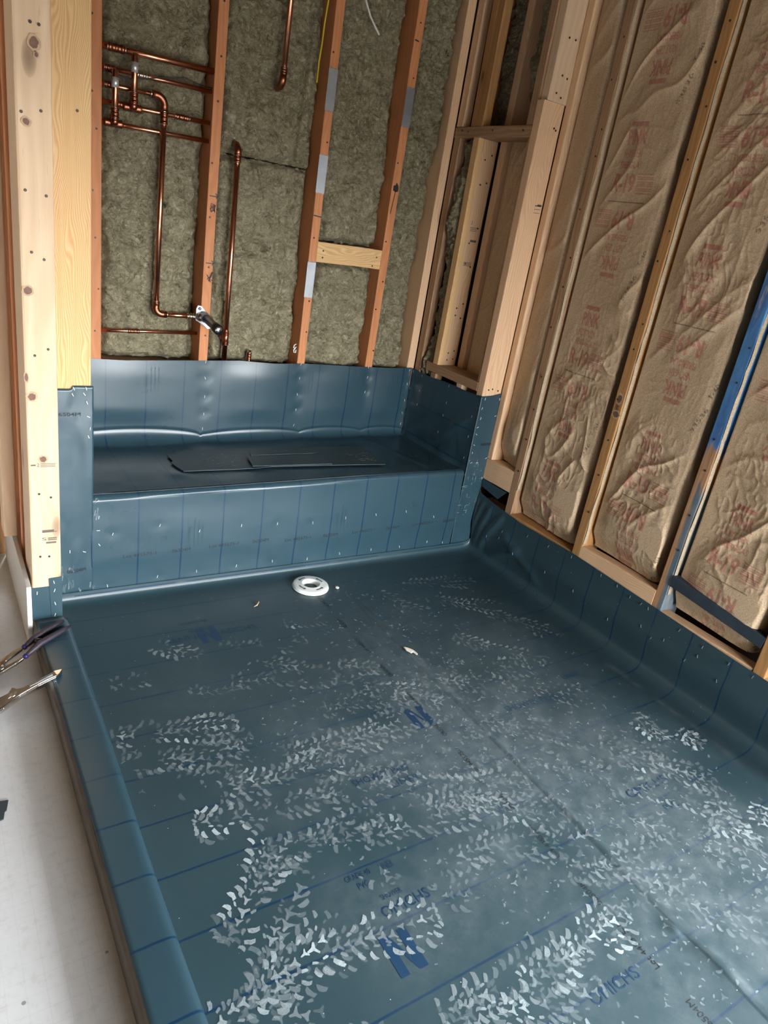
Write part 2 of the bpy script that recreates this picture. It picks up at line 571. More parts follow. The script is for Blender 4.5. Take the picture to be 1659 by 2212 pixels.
# measured places of staples and boot prints (metres)
DATA_FRONT = [[-1.359,-0.004,0.244],[-1.226,-0.004,0.211],[-1.077,-0.004,0.217],[-0.94,-0.004,0.211],[-0.796,-0.004,0.201],[-0.656,-0.004,0.208],[-0.518,-0.004,0.209],[-0.375,-0.004,0.211],[-0.229,-0.004,0.175],[-1.226,-0.004,0.054],[-1.081,-0.004,0.056],[-0.942,-0.004,0.057],[-0.798,-0.004,0.048],[-0.657,-0.004,0.053],[-0.512,-0.004,0.053],[-0.374,-0.004,0.05],[-0.234,-0.004,0.057],[-0.149,-0.004,0.044],[-1.506,-0.004,0.228],[-1.36,-0.004,0.052],[-1.52,-0.004,0.041]]
DATA_LJAMB = [[-1.616,-0.004,0.696],[-1.583,-0.004,0.696],[-1.588,-0.004,0.68],[-1.619,-0.004,0.678],[-1.581,-0.004,0.655],[-1.577,-0.004,0.613],[-1.573,-0.004,0.577],[-1.577,-0.004,0.552],[-1.552,-0.004,0.345],[-1.548,-0.004,0.29],[-1.549,-0.004,0.245],[-1.546,-0.004,0.195],[-1.632,-0.004,0.181],[-1.59,-0.004,0.176]]
DATA_FLAP = [[-1.7,-0.153,0.165],[-1.699,-0.153,0.138],[-1.698,-0.153,0.094],[-1.699,-0.153,0.056],[-1.745,-0.153,0.136]]
DATA_BACK = [[-1.065,0.491,0.673],[-1.063,0.491,0.611],[-1.06,0.491,0.538],[-1.06,0.491,0.469],[-1.062,0.491,0.409],[-0.665,0.491,0.679],[-0.664,0.491,0.621],[-0.666,0.491,0.552],[-0.665,0.491,0.486],[-0.667,0.491,0.419],[-0.339,0.491,0.678],[-0.336,0.491,0.633],[-0.338,0.491,0.567],[-0.118,0.491,0.671],[-0.121,0.491,0.609],[-0.118,0.491,0.531],[-0.122,0.491,0.473],[-0.119,0.491,0.42]]
DATA_SIDE = [[-0.1,0.479,0.67],[-0.1,0.411,0.666],[-0.1,0.482,0.592],[-0.1,0.409,0.599],[-0.1,0.407,0.536],[-0.1,0.485,0.502],[-0.1,0.211,0.674],[-0.1,0.205,0.603],[-0.1,0.21,0.546],[-0.1,0.217,0.469],[-0.1,0.024,0.597],[-0.1,0.024,0.512],[-0.1,0.021,0.42]]
DATA_RJAMB = [[-0.084,-0.004,0.679],[-0.007,-0.004,0.679],[-0.09,-0.004,0.64],[-0.086,-0.004,0.598],[-0.009,-0.004,0.609],[-0.091,-0.004,0.561],[-0.09,-0.004,0.531],[-0.09,-0.004,0.485],[-0.091,-0.004,0.451],[-0.009,-0.004,0.425],[-0.085,-0.004,0.408],[-0.054,-0.004,0.406],[-0.007,-0.004,0.335]]
DATA_RIGHT = [[-0.001,-0.118,0.113],[-0.001,-0.189,0.138],[-0.001,-0.198,0.172],[-0.001,-0.334,0.214],[-0.001,-0.449,0.225],[-0.001,-0.567,0.239],[-0.001,-0.29,0.116],[-0.001,-0.468,0.124],[-0.001,-0.619,0.124],[-0.001,-0.712,0.238],[-0.001,-0.787,0.237],[-0.001,-0.848,0.227],[-0.001,-0.895,0.227],[-0.001,-0.925,0.226],[-0.001,-0.791,0.104],[-0.001,-0.922,0.156],[-0.001,-0.97,0.139],[-0.001,-1.014,0.159],[-0.001,-1.052,0.22],[-0.001,-1.103,0.14],[-0.001,-1.136,0.176],[-0.001,-1.14,0.213],[-0.001,-1.218,0.141],[-0.001,-1.232,0.213],[-0.001,-1.307,0.217]]
DATA_BOOT = [[-1.621,-0.676,-1.379,-0.733,0.9],[-1.638,-0.772,-1.398,-0.817,0.55],[-1.637,-0.873,-1.45,-0.897,0.3],[-1.436,-0.934,-1.175,-0.942,0.8],[-1.54,-1.0,-1.408,-1.021,1.4],[-1.357,-1.036,-1.111,-1.053,0.8],[-1.251,-0.885,-1.041,-0.903,0.45],[-1.544,-1.258,-1.396,-1.097,0.95],[-1.439,-1.383,-1.228,-1.399,1.0],[-1.599,-1.401,-1.416,-1.359,0.9],[-1.562,-1.393,-1.426,-1.211,0.7],[-1.422,-1.132,-1.2,-1.168,0.45],[-1.183,-1.183,-0.963,-1.211,0.7],[-1.056,-1.042,-0.818,-1.086,0.35],[-0.998,-1.125,-0.779,-1.191,0.5],[-0.935,-1.175,-0.764,-1.311,0.45],[-1.124,-0.899,-0.938,-0.883,0.4],[-1.236,-1.575,-1.03,-1.594,0.7],[-1.07,-1.609,-0.848,-1.577,0.8],[-1.223,-1.613,-1.035,-1.66,0.5],[-0.219,-1.124,-0.229,-1.252,1.6],[-0.139,-1.259,-0.123,-1.304,1.5],[-0.423,-1.225,-0.213,-1.425,0.7],[-0.438,-1.349,-0.284,-1.525,0.5],[-0.335,-1.544,-0.408,-1.673,0.9],[-0.366,-1.498,-0.296,-1.608,0.6],[-0.962,-0.602,-0.843,-0.656,0.55],[-0.953,-0.702,-0.817,-0.798,0.4],[-0.42,-0.217,-0.217,-0.254,0.35],[-0.396,-0.369,-0.237,-0.452,0.4],[-0.456,-0.638,-0.351,-0.759,0.45],[-0.589,-0.731,-0.405,-0.795,0.4],[-1.191,-0.497,-1.07,-0.564,0.3],[-1.021,-0.323,-0.888,-0.335,0.5],[-1.244,-0.404,-1.072,-0.434,0.25],[-1.445,-0.324,-1.349,-0.418,0.4],[-0.871,-0.778,-0.762,-0.863,0.35],[-0.476,-0.874,-0.331,-0.976,0.3],[-0.484,-1.141,-0.339,-1.239,0.35],[-0.681,-0.981,-0.522,-1.085,0.25],[-0.921,-0.95,-0.734,-0.961,0.3],[-1.597,-0.47,-1.496,-0.462,0.25],[-1.415,-0.579,-1.283,-0.583,0.2],[-0.878,-1.366,-0.708,-1.397,0.35],[-0.832,-1.454,-0.632,-1.503,0.35],[-0.771,-1.482,-0.656,-1.586,0.3],[-0.537,-1.456,-0.441,-1.574,0.45],[-1.583,-1.444,-1.427,-1.486,0.4],[-0.688,-1.609,-0.567,-1.702,0.25],[-0.633,-1.16,-0.536,-1.273,0.25],[-1.214,-1.378,-1.008,-1.401,0.2],[-1.046,-1.318,-0.871,-1.326,0.25],[-1.602,-0.736,-1.365,-0.795,0.3],[-1.278,-1.091,-1.238,-1.233,0.3],[-0.605,-0.273,-0.526,-0.431,0.3],[-1.25,-0.208,-1.057,-0.173,0.12],[-0.246,-0.517,-0.154,-0.645,0.3],[-0.693,-0.771,-0.564,-0.842,0.3],[-0.196,-1.538,-0.25,-1.581,0.6],[-1.047,-0.757,-0.897,-0.768,0.35],[-1.226,-0.581,-1.064,-0.615,0.25]]

# ------------------------------------------------------------ text shapes


def text_tris(body, size=1.0, bold=0.0):
    cu = bpy.data.curves.new('txt', 'FONT')
    cu.offset = bold
    cu.body = body; cu.size = size
    cu.resolution_u = 3
    o = bpy.data.objects.new('txt', cu)
    me = bpy.data.meshes.new_from_object(o)
    me.calc_loop_triangles()
    v = np.array([tuple(p.co) for p in me.vertices])[:, :2]
    t = np.array([tuple(x.vertices) for x in me.loop_triangles])
    bpy.data.objects.remove(o); bpy.data.curves.remove(cu); bpy.data.meshes.remove(me)
    return v, t


class Print:
    """flat print on a sheet: triangles in the (u, v) of the sheet, set a hair above it"""

    def __init__(self): self.v = []; self.t = []; self.n = 0

    def add(self, v, t):
        self.v.append(v); self.t.append(np.asarray(t) + self.n); self.n += len(v)

    def text(self, body, u, v, width, height, ang=0.0, bold=0.0):
        p, t = text_tris(body, 1.0, bold)
        p = p - p.min(0); e = p.max(0)
        p = p / e * np.array([width, height])
        c, s = math.cos(ang), math.sin(ang)
        self.add(np.stack([u + p[:, 0] * c - p[:, 1] * s, v + p[:, 0] * s + p[:, 1] * c], 1), t)

    def poly(self, pts):
        n = len(pts)
        self.add(np.array(pts, float), [(0, k, k + 1) for k in range(1, n - 1)])

    def line(self, a, b, w):
        a = np.array(a, float); b = np.array(b, float)
        d = (b - a) / np.linalg.norm(b - a); q = np.array([-d[1], d[0]]) * w / 2
        self.poly([a - q, b - q, b + q, a + q])

    def objs(self, name, mat, parent, f, **props):
        """one object per word or mark"""
        for v, t, n0 in zip(self.v, self.t, np.cumsum([0] + [len(q) for q in self.v[:-1]])):
            o = mesh_obj(name, [f(a, b) for a, b in v], t - n0, mat, None, **props)
            o.parent = parent; o.matrix_parent_inverse = Matrix.Translation(-Vector(parent.location))

    def obj(self, name, mat, parent, f, **props):
        props.setdefault('kind', 'stuff')
        P = np.concatenate(self.v); T = np.concatenate(self.t)
        return mesh_obj(name, [f(a, b) for a, b in P], T, mat, parent, **props)


# ------------------------------------------------------------ heights of the pan floor
SEAM = -0.731


def hfloor(x, y):
    x = np.asarray(x, float); y = np.asarray(y, float)
    h = 0.0016 * fbm(x * 2.2 + 3, y * 2.2, 5, 3)
    sx = SEAM + 0.008 * vnoise(y * 2.3, y * 0 + 2.2, 3)
    fade = smooth(-y, 0.12, 0.3)
    h = h + fade * 0.0020 * smooth(x, sx - 0.0025, sx + 0.0005) * (1 - smooth(x, sx + 0.001, sx + 0.25))
    h = h + fade * 0.0030 * gauss(x, sx + 0.010, 0.008) * np.clip(0.4 + vnoise(y * 9, y * 0 + 7.5, 8), 0, 1.4)
    h = h + 0.010 * np.exp(-(((x + 0.722 + 0.12 * (y + 1.74)) / 0.020) ** 2 + ((y + 1.755) / 0.065) ** 2))
    h = h + 0.006 * np.exp(-(((x + 0.742) / 0.012) ** 2 + ((y + 1.655) / 0.018) ** 2))
    h = h + 0.005 * np.exp(-(((x + 0.705) / 0.02) ** 2 + ((y + 1.92) / 0.09) ** 2))
    h = h + 0.005 * gauss(x + 0.25 * y, -1.06 + 0.0, 0.05) * gauss(y, -1.30, 0.16) * gauss(x, -0.66, 0.16)
    h = h + 0.0025 * gauss(x, -0.10, 0.02) * smooth(-y, 0.45, 0.7) * (0.5 + 0.5 * vnoise(y * 6, y * 0 + 1.5, 4))
    return h


# ------------------------------------------------------------ the setting
floor = mesh_obj('floor', [(-4.2, -4.8, -0.02), (0.2, -4.8, -0.02), (0.2, 2.0, -0.02), (-4.2, 2.0, -0.02),
                           (-4.2, -4.8, -0.10), (0.2, -4.8, -0.10), (0.2, 2.0, -0.10), (-4.2, 2.0, -0.10)],
                 [(0, 1, 2, 3), (7, 6, 5, 4), (0, 4, 5, 1), (1, 5, 6, 2), (2, 6, 7, 3), (3, 7, 4, 0)], M['outer_floor'],
                 kind='structure', label='pale grey underlayment floor outside the shower')


def slab(name, x0, x1, y0, y1, z0, z1, mat, parent=None, **props):
    v = [(x, y, z) for z in (z0, z1) for y in (y0, y1) for x in (x0, x1)]
    f = [(0, 2, 3, 1), (4, 5, 7, 6), (0, 1, 5, 4), (2, 6, 7, 3), (0, 4, 6, 2), (1, 3, 7, 5)]
    return mesh_obj(name, v, f, mat, parent, **props)


CEIL = 2.45
slab('ceiling', -4.2, 0.2, -4.8, 2.0, CEIL, CEIL + 0.1, M['ceiling'], kind='structure', label='bare board ceiling')
wall_back = slab('wall_back', -1.667, 0.20, 0.640, 0.66, -0.02, CEIL, M['dark_ply'], kind='structure', label='open stud wall with mineral wool behind the bench')
wall_right = slab('wall_right', 0.150, 0.17, -2.10, 0.640, -0.02, CEIL, M['dark_ply'], kind='structure', label='open stud wall with kraft faced batts along the pan')
wall_left = slab('wall_left', -1.684, -1.676, 0.10, 0.64, -0.02, CEIL, M['dark_ply'], kind='structure', label='end of the stud wall left of the bench')
# the rest of the room, behind the camera: two walls with the openings
wr = slab('wall_side', 0.150, 0.17, -4.8, -3.75, -0.02, CEIL, M['drywall'], kind='structure')
slab('panel', 0.150, 0.17, -3.75, -2.10, -0.02, 0.55, M['drywall'], wr)
slab('panel', 0.150, 0.17, -3.75, -2.10, 1.55, CEIL, M['drywall'], wr)
wf = slab('wall_front', -4.2, -1.7, -4.82, -4.80, -0.02, CEIL, M['drywall'], kind='structure')
slab('panel', -0.14, 0.2, -4.82, -4.80, -0.02, CEIL, M['drywall'], wf)
slab('panel', -1.7, -0.14, -4.82, -4.80, 1.60, CEIL, M['drywall'], wf)
slab('wall_far_left', -4.22, -4.20, -4.8, 2.0, -0.02, CEIL, M['drywall'], kind='structure')
slab('wall_far_back', -4.2, -2.05, 1.98, 2.0, -0.02, CEIL, M['drywall'], kind='structure')

# ------------------------------------------------------------ back wall framing
TOP = 2.42
SB = [(-1.480, -1.440, 'old_fir'), (-1.0915, -1.0565, 'old_fir'), (-0.6815, -0.6470, 'old_fir'), (-0.3525, -0.3165, 'old_fir'), (-0.134, -0.096, 'pink_fir')]
studs_b = []
for k, (a, b, m) in enumerate(SB):
    props = {}
    if k == 1: props['label'] = 'orange stud with black marker arrows and the valve bracket'
    if k == 2: props['label'] = 'orange stud with three steel nail plates'
    if k == 3: props['label'] = 'thin orange stud with one nail plate and a black knot'
    if k == 4: props['label'] = 'pale new stud in the back corner'
    studs_b.append(lumber('stud', M[m], a, b, 0.494, 0.639, 0.0, TOP, wall_back, 2, 0.0025, 0, seed=k, **props))
lumber('blocking', M['grain_fir'], -0.647, -0.3525, 0.497, 0.535, 1.082, 1.157, wall_back, 0, label='pale short block nailed level between two studs')
for (x0, x1) in ((-1.667, -1.480), (-1.440, -1.0915), (-1.0565, -0.6815), (-0.647, -0.3525), (-0.3165, -0.134)):
    lumber('bottom_plate', M['brown_fir'], x0, x1, 0.498, 0.636, 0.62, 0.658, wall_back, 0)


def nail_plate(stud, x0, x1, z0, z1):
    pts = [(x0, z0 + 0.004)]
    n = 6
    for k in range(n):
        pts.append((x0 + (x1 - x0) * (k + 0.5) / n, z0 - 0.001)); pts.append((x0 + (x1 - x0) * (k + 1) / n, z0 + 0.004))
    for k in range(n):
        pts.append((x1 - (x1 - x0) * k / n, z1 - 0.004)); pts.append((x1 - (x1 - x0) * (k + 0.5) / n, z1 + 0.001))
    pts.append((x0, z1 - 0.004))
    fr = Matrix(((1, 0, 0, 0), (0, 0, -1, 0.4935), (0, 1, 0, 0), (0, 0, 0, 1)))
    o = prism('nail_plate', pts, 0, 0.0016, M['galv'], None, 0, fr)
    o.parent = stud
    o.matrix_parent_inverse = Matrix.Translation(-Vector(stud.location))
    return o


for z0, z1 in ((1.597, 1.735), (1.324, 1.457), (0.943, 1.080)):
    nail_plate(studs_b[2], -0.684, -0.648, z0, z1)
nail_plate(studs_b[3], -0.352, -0.315, 1.610, 1.747)

# marker notes on the studs and small nails
mk = Print()
for (x, z) in ((-1.086, 1.253), (-1.086, 1.030)):
    mk.line((x, z), (x + 0.030, z), 0.003); mk.line((x + 0.030, z), (x + 0.021, z + 0.010), 0.003); mk.line((x + 0.030, z), (x + 0.023, z - 0.006), 0.003)
rs = random.Random(4)
for (cx, cz, w, h) in ((-1.072, 1.215, 0.022, 0.034), (-1.070, 0.985, 0.024, 0.045)):
    q = [(cx + rs.uniform(-w, w) / 2, cz + rs.uniform(-h, h) / 2) for _ in range(15)]
    for a, b in zip(q, q[1:]): mk.line(a, b, 0.0016)
mk.obj('marker_note', M['marker'], wall_back, lambda u, v: (u, 0.4925, v))
mk = Print()
mk.line((-0.680, 1.246), (-0.648, 1.244), 0.004); mk.line((-0.348, 1.898), (-0.330, 1.896), 0.005)
mk.poly([(-0.346, 1.385), (-0.332, 1.380), (-0.322, 1.388), (-0.323, 1.402), (-0.333, 1.416), (-0.338, 1.405), (-0.347, 1.402)])
mk.line((-0.334, 1.385), (-0.343, 1.30), 0.0025)
mk.obj('marker_line', M['marker'], wall_back, lambda u, v: (u, 0.4922, v))

nail_bm = bmesh.new()
bmesh.ops.create_cone(nail_bm, segments=8, radius1=0.0036, radius2=0.0030, depth=0.002, cap_ends=True)
nail_me = bpy.data.meshes.new('nail'); nail_bm.to_mesh(nail_me); nail_bm.free(); nail_me.materials.append(M['nail'])


def nails(parent, pts, nrm):
    rot = Vector(nrm).to_track_quat('Z', 'Y').to_euler()
    for p in pts:
        o = bpy.data.objects.new('nail', nail_me)
        o.location = p; o.rotation_euler = rot
        link(o, parent)


rs = random.Random(11)
pts = []
for a, b, m in SB[:4]:
    for k in range(9):
        pts.append((rs.uniform(a + 0.008, b - 0.008), 0.4935, 0.76 + 0.15 * k + rs.uniform(-0.05, 0.05)))
nails(wall_back, pts, (0, -1, 0))
nails(wall_back, [(-0.62, 0.4965, 1.125), (-0.62, 0.4965, 1.10), (-0.375, 0.4965, 1.128), (-0.39, 0.4965, 1.093)], (0, -1, 0))

# ------------------------------------------------------------ mineral wool batts


def ink_raster(Ya, Za, marks):
    ink = np.zeros((len(Ya), len(Za)))
    u0, v0 = -Ya[0], Za[0]
    du = -(Ya[1] - Ya[0]); dv = Za[1] - Za[0]
    for P, T in marks:
        for tri in T:
            p = P[tri]
            i0, i1 = int((p[:, 0].min() - u0) / du), int((p[:, 0].max() - u0) / du) + 1
            j0, j1 = int((p[:, 1].min() - v0) / dv), int((p[:, 1].max() - v0) / dv) + 1
            i0, j0 = max(i0, 0), max(j0, 0); i1, j1 = min(i1, len(Ya) - 1), min(j1, len(Za) - 1)
            if i1 < i0 or j1 < j0: continue
            gu = u0 + du * np.arange(i0, i1 + 1)[:, None]; gv = v0 + dv * np.arange(j0, j1 + 1)[None, :]
            (ax, ay), (bx, by), (cx, cy) = p
            den = (by - cy) * (ax - cx) + (cx - bx) * (ay - cy)
            if abs(den) < 1e-12: continue
            l1 = ((by - cy) * (gu - cx) + (cx - bx) * (gv - cy)) / den
            l2 = ((cy - ay) * (gu - cx) + (ax - cx) * (gv - cy)) / den
            ok = (l1 >= -0.06) & (l2 >= -0.06) & (1 - l1 - l2 >= -0.06)
            ink[i0:i1 + 1, j0:j1 + 1] = np.maximum(ink[i0:i1 + 1, j0:j1 + 1], ok)
    return ink


def wool_batt(name, axis, a0, a1, z0, z1, base, label, seed, group=None, step=0.0042, rough=1.0, edge=0.035, cuts=(), emboss=None):
    """axis 'x': faces -Y, spread along x; axis 'y': faces -X, spread along y"""
    n = max(6, int((a1 - a0) / step)); m = int((z1 - z0) / step)
    A, Z = np.meshgrid(np.linspace(a0, a1, n + 1), np.linspace(z0, z1, m + 1), indexing='ij')
    d = base + rough * (0.016 * fbm(A * 4.5 + seed, Z * 3.0, seed, 3) + 0.0085 * fbm(A * 20 + 0.6 * vnoise(A * 9, Z * 9, seed), Z * 15 + seed, seed + 20, 4, 0.6) + 0.0045 * ridge(A * 38 + 1.2 * vnoise(A * 17, Z * 17, seed + 1), Z * 46 + 1.2 * vnoise(A * 15 + 3, Z * 19, seed + 2), seed + 41) + 0.0040 * fbm(A * 80, Z * 110, seed + 40, 2))
    e = np.minimum(A - a0, a1 - A) + 0.010 * vnoise(Z * 14, A * 0 + seed, seed + 3) + 0.006 * vnoise(Z * 45, A * 0 + seed, seed + 5)
    d = d + edge * (1 - smooth(e, 0.0, 0.028))
    ez = np.minimum(Z - z0, z1 - Z) + 0.006 * vnoise(A * 25, Z * 0, seed + 6)
    d = d + 0.03 * (1 - smooth(ez, 0.0, 0.02))
    # torn pits
    pit = smooth(vnoise(A * 13 + 5, Z * 10, seed + 9), 0.62, 0.95) * smooth(vnoise(A * 40, Z * 40, seed + 10), 0.0, 0.7)
    d = d + rough * 0.035 * pit
    if emboss:
        pr_ = Print(); pr_.text(*emboss)
        mk_ = ink_raster(-A[:, 0], Z[0], [(np.concatenate(pr_.v), np.concatenate(pr_.t))])
        d = d + 0.007 * mk_
    for (ca, cb, w, dep) in cuts:   # crease: vertical at a = ca + cb*z
        d = d + dep * gauss(A, ca + cb * (Z - 1.2) + 0.01 * vnoise(Z * 6, Z * 0, seed), w)
    d = np.minimum(d, base + 0.052)
    pr = dict(label=label, category='insulation')
    if group: pr['group'] = group
    if axis == 'x':
        o = grid_obj(name, A, d, Z, M['wool'], None, None, False, 0.0, **pr)
    else:
        o = grid_obj(name, d, A, Z, M['wool'], None, None, True, 0.0, **pr)
    md = o.modifiers.new('thickness', 'SOLIDIFY'); md.thickness = 0.025; md.offset = -1
    return o


wool_batt('insulation_batt', 'x', -1.662, -1.484, 0.665, 2.40, 0.545, 'mineral wool batt behind the pale jamb post', 1)
wool_batt('insulation_batt', 'x', -1.436, -1.095, 0.665, 2.40, 0.552, 'olive mineral wool batt behind the left copper manifold', 2)
wool_batt('insulation_batt', 'x', -1.053, -0.685, 0.665, 1.398, 0.540, 'lower olive mineral wool batt behind the tall copper riser', 3, cuts=[(-0.745, 0.06, 0.006, 0.012)])
wool_batt('insulation_batt', 'x', -1.053, -0.685, 1.400, 2.40, 0.546, 'upper olive mineral wool batt above the level cut line', 4, cuts=[(-0.770, 0.05, 0.006, 0.02)])
wool_batt('insulation_batt', 'x', -0.643, -0.356, 1.160, 2.40, 0.545, 'mineral wool batt above the level wooden block', 5, cuts=[(-0.49, -0.02, 0.006, 0.010)])
wool_batt('insulation_batt', 'x', -0.643, -0.356, 0.665, 1.080, 0.535, 'mineral wool batt below the level wooden block', 6, emboss=('ROXUL', -0.545, 0.70, 0.13, 0.038, PI / 2))
wool_batt('insulation_batt', 'x', -0.312, -0.140, 0.665, 2.40, 0.535, 'torn mineral wool batt next to the back corner', 7, rough=1.7)

# ------------------------------------------------------------ right wall framing
YS = [(-0.2115, -0.1740), (-0.5925, -0.5547), (-0.9650, -0.9265), (-1.3330, -1.2950), (-1.715, -1.677)]
SM = ['tan_fir', 'tan_fir', 'tan_fir', 'tan_fir', 'tan_fir']
studs_r = []
for k, (a, b) in enumerate(YS):
    props = {}
    if k == 0: props['label'] = 'brown stud nearest the alcove with kraft paper stapled to it'
    if k == 1: props['label'] = 'tan stud with a dark knot, second from the alcove'
    if k == 2: props['label'] = 'old stud with blue and grey paint'
    mm = M['blue_stud'] if k == 2 else M['tan_fir' if k else 'brown_fir']
    studs_r.append(lumber('stud', mm, 0.0, 0.092, a, b, 0.19, TOP, wall_right, 2, 0.003, 0.0, seed=20 + k, **props))
lumber('stud', M['pink_fir'], 0.0, 0.092, -0.034, -0.0005, 0.4265, TOP, wall_right, 2, 0.005, seed=31, label='pale stud beside the alcove post')
lumber('blocking', M['pink_fir'], 0.0, 0.060, -0.174, -0.0005, 0.334, 0.4255, wall_right, 1, 0.003, seed=32, label='short pale block under the pale stud')
lumber('blocking', M['pink_fir'], 0.012, 0.09, -0.174, -0.0005, 0.03, 0.236, wall_right, 1, 0.003, seed=37)
lumber('blocking', M['tan_fir'], 0.002, 0.09, -0.5547, -0.2115, 0.19, 0.256, wall_right, 1, 0.003, seed=33)
lumber('blocking', M['pink_fir'], 0.001, 0.045, -0.9265, -0.5925, 0.19, 0.296, wall_right, 1, 0.004, seed=34, label='pale plate showing above the liner between two studs')
lumber('blocking', M['pink_fir'], 0.002, 0.045, -1.2950, -0.9650, 0.18, 0.2385, wall_right, 1, 0.003, seed=35)
lumber('blocking', M['pink_fir'], 0.002, 0.045, -1.677, -1.333, 0.18, 0.2285, wall_right, 1, 0.003, seed=36)
ob = lumber('blocking', M['dark_paint'], -0.002, 0.030, -1.2950, -0.9650, 0.320, 0.358, wall_right, 1, 0.003, seed=38, label='loose board with flaking dark blue paint')
ob.rotation_euler[0] += 0.085
# knots and nails of the right studs
nails(wall_right, [(-0.001, rs.uniform(a + 0.01, b - 0.01), 0.42 + 0.14 * k + rs.uniform(-0.04, 0.04)) for a, b in YS[:4] for k in range(12)], (-1, 0, 0))

# ------------------------------------------------------------ kraft faced batts


def kraft_marks(uc, lines_z):
    pr = Print(); dk = Print()
    for zf in lines_z:
        for up in (1, -1):
            def put(body, du, dz, w, h, bd=0.012):
                if up > 0: pr.text(body, uc + du, zf + dz, w, h, 0.0, bd)
                else: pr.text(body, uc - du + 0.02, zf - dz, w, h, PI, bd)
            put('R-19', -0.055, 0.028, 0.094, 0.056, 0.03)
            put('FIBERGLAS', -0.048, 0.100, 0.098, 0.020)
            put('NEXT GEN', -0.042, 0.132, 0.082, 0.024)
            put('PINK', -0.040, 0.170, 0.085, 0.042, 0.025)
            for k in range(9):
                dz = 0.028 + 0.0068 * k
                a = uc + (0.052 if up > 0 else -0.034); b = a + (0.062 if up > 0 else -0.062)
                pr.line((a, zf + up * dz), (b, zf + up * dz), 0.0026)
            c = uc + (0.0 if up > 0 else 0.02)
            pr.poly([(c - 0.030, zf + up * 0.224), (c + 0.030, zf + up * 0.224), (c + 0.030, zf + up * 0.236), (c - 0.030, zf + up * 0.236)])
        dk.line((uc - 0.055, zf), (uc + 0.095, zf), 0.0026)
        dk.text('53536', uc + 0.128, zf - 0.30, 0.085, 0.013, 1.25)
        dk.text('T-40', uc + 0.150, zf - 0.19, 0.05, 0.013, 1.25)
    return [(np.concatenate(pr.v), np.concatenate(pr.t))], [(np.concatenate(dk.v), np.concatenate(dk.t))]


def kraft_batt(ylo, yhi, z0, z1, uc, lines_z, label, seed, step=0.0028, crumple=1.0, bulge=1.0, marks=True):
    n = int((yhi - ylo) / step); m = int((z1 - z0) / step)
    Ya = np.linspace(yhi, ylo, n + 1); Za = np.linspace(z0, z1, m + 1)
    Y, Z = np.meshgrid(Ya, Za, indexing='ij')
    t = (yhi - Y) / (yhi - ylo)
    wob = 0.020 * vnoise(Z * 5, Z * 0 + seed, seed + 2) + 0.010 * vnoise(Z * 17, Z * 0, seed + 4)
    tt = np.clip(t + wob * smooth(t, 0.5, 0.95), 0, 1)
    prof = np.interp(tt, [0, 0.02, 0.035, 0.12, 0.25, 0.42, 0.62, 0.80, 0.87, 0.90, 0.915, 0.935, 1.0],
                     [0.050, 0.040, 0.016, 0.015, 0.013, 0.008, 0.003, 0.000, 0.003, 0.012, 0.030, 0.075, 0.092])
    d = 0.008 + prof * bulge
    wx = 0.5 * vnoise(Y * 6, Z * 4, seed + 11); wz = 0.5 * vnoise(Y * 5 + 9, Z * 5, seed + 12)
    up = smooth(Z, 0.75, 1.15)
    q1 = (1.15 * Y + Z); a1 = (Y - 1.15 * Z)
    f1 = ridge(q1 * 9 + wx, a1 * 2.0 + wz, seed + 13) * 0.010
    q2 = (-0.75 * Y + Z) ; a2 = (Y + 0.75 * Z)
    f2 = ridge(a2 * 10 + wx * 1.3, q2 * 3.5 + wz, seed + 14) * 0.0095
    f3 = (ridge(Y * 20 + wx * 3, Z * 16 + wz * 3, seed + 15) - 0.3) * 0.0028
    f4 = (ridge(Y * 55 + wz * 5, Z * 42 + wx * 5, seed + 16) - 0.3) * 0.0017
    body = smooth(t, 0.02, 0.25) * (1 - smooth(t, 0.93, 0.97))
    cm = crumple * smooth(vnoise(Y * 3, Z * 3.2, seed + 17) + 0.35 - 0.5 * up, -0.3, 0.7)
    d = d - (up * f1 * 0.9 + (1 - 0.55 * up) * f2 * cm * 0.9) * body - (f3 * (0.35 + cm) + f4 * (0.4 + cm)) * body
    d = d + 0.030 * (1 - smooth(Z, z0, z0 + 0.07)) - 0.012 * gauss(Z, z0 + 0.14, 0.07) * body
    d = np.maximum(d, 0.0)
    ink = np.zeros_like(Y); dk = np.zeros_like(Y)
    if marks:
        a, b = kraft_marks(uc, lines_z)
        ink = ink_raster(Ya, Za, a); dk = ink_raster(Ya, Za, b)
    Y = Y + 1.75 * (yhi - ylo) * np.maximum(t - 0.905, 0)      # the paper tucks under its own edge
    return grid_obj('kraft_batt', d, Y, Z, M['kraft'], None, dict(ink=ink, dark=dk), True, 0.0, label=label, category='insulation')


kraft_batt(-0.1735, -0.0345, 0.43, 2.40, 0.1, [], 'narrow kraft batt squeezed between pale stud and brown stud', 61, 0.005, 0.5, 1.3, False)
kraft_batt(-0.5545, -0.2120, 0.262, 2.40, 0.345, [2.024, 1.448, 0.872, 0.296], 'kraft faced batt between the brown stud and the knotted tan stud', 62, crumple=0.9)
kraft_batt(-0.9262, -0.5930, 0.30, 2.40, 0.735, [1.695, 1.117, 0.539], 'kraft faced batt between the knotted tan stud and the blue painted stud', 63, crumple=1.2)
kraft_batt(-1.2948, -0.9655, 0.255, 2.40, 1.105, [1.68, 1.05, 0.432], 'kraft faced batt behind the loose dark painted board', 64, crumple=1.0)
kraft_batt(-1.6765, -1.3335, 0.24, 2.40, 1.47, [1.4, 0.8], 'kraft faced batt at the right edge, past the last stud', 65, 0.006, 0.9)
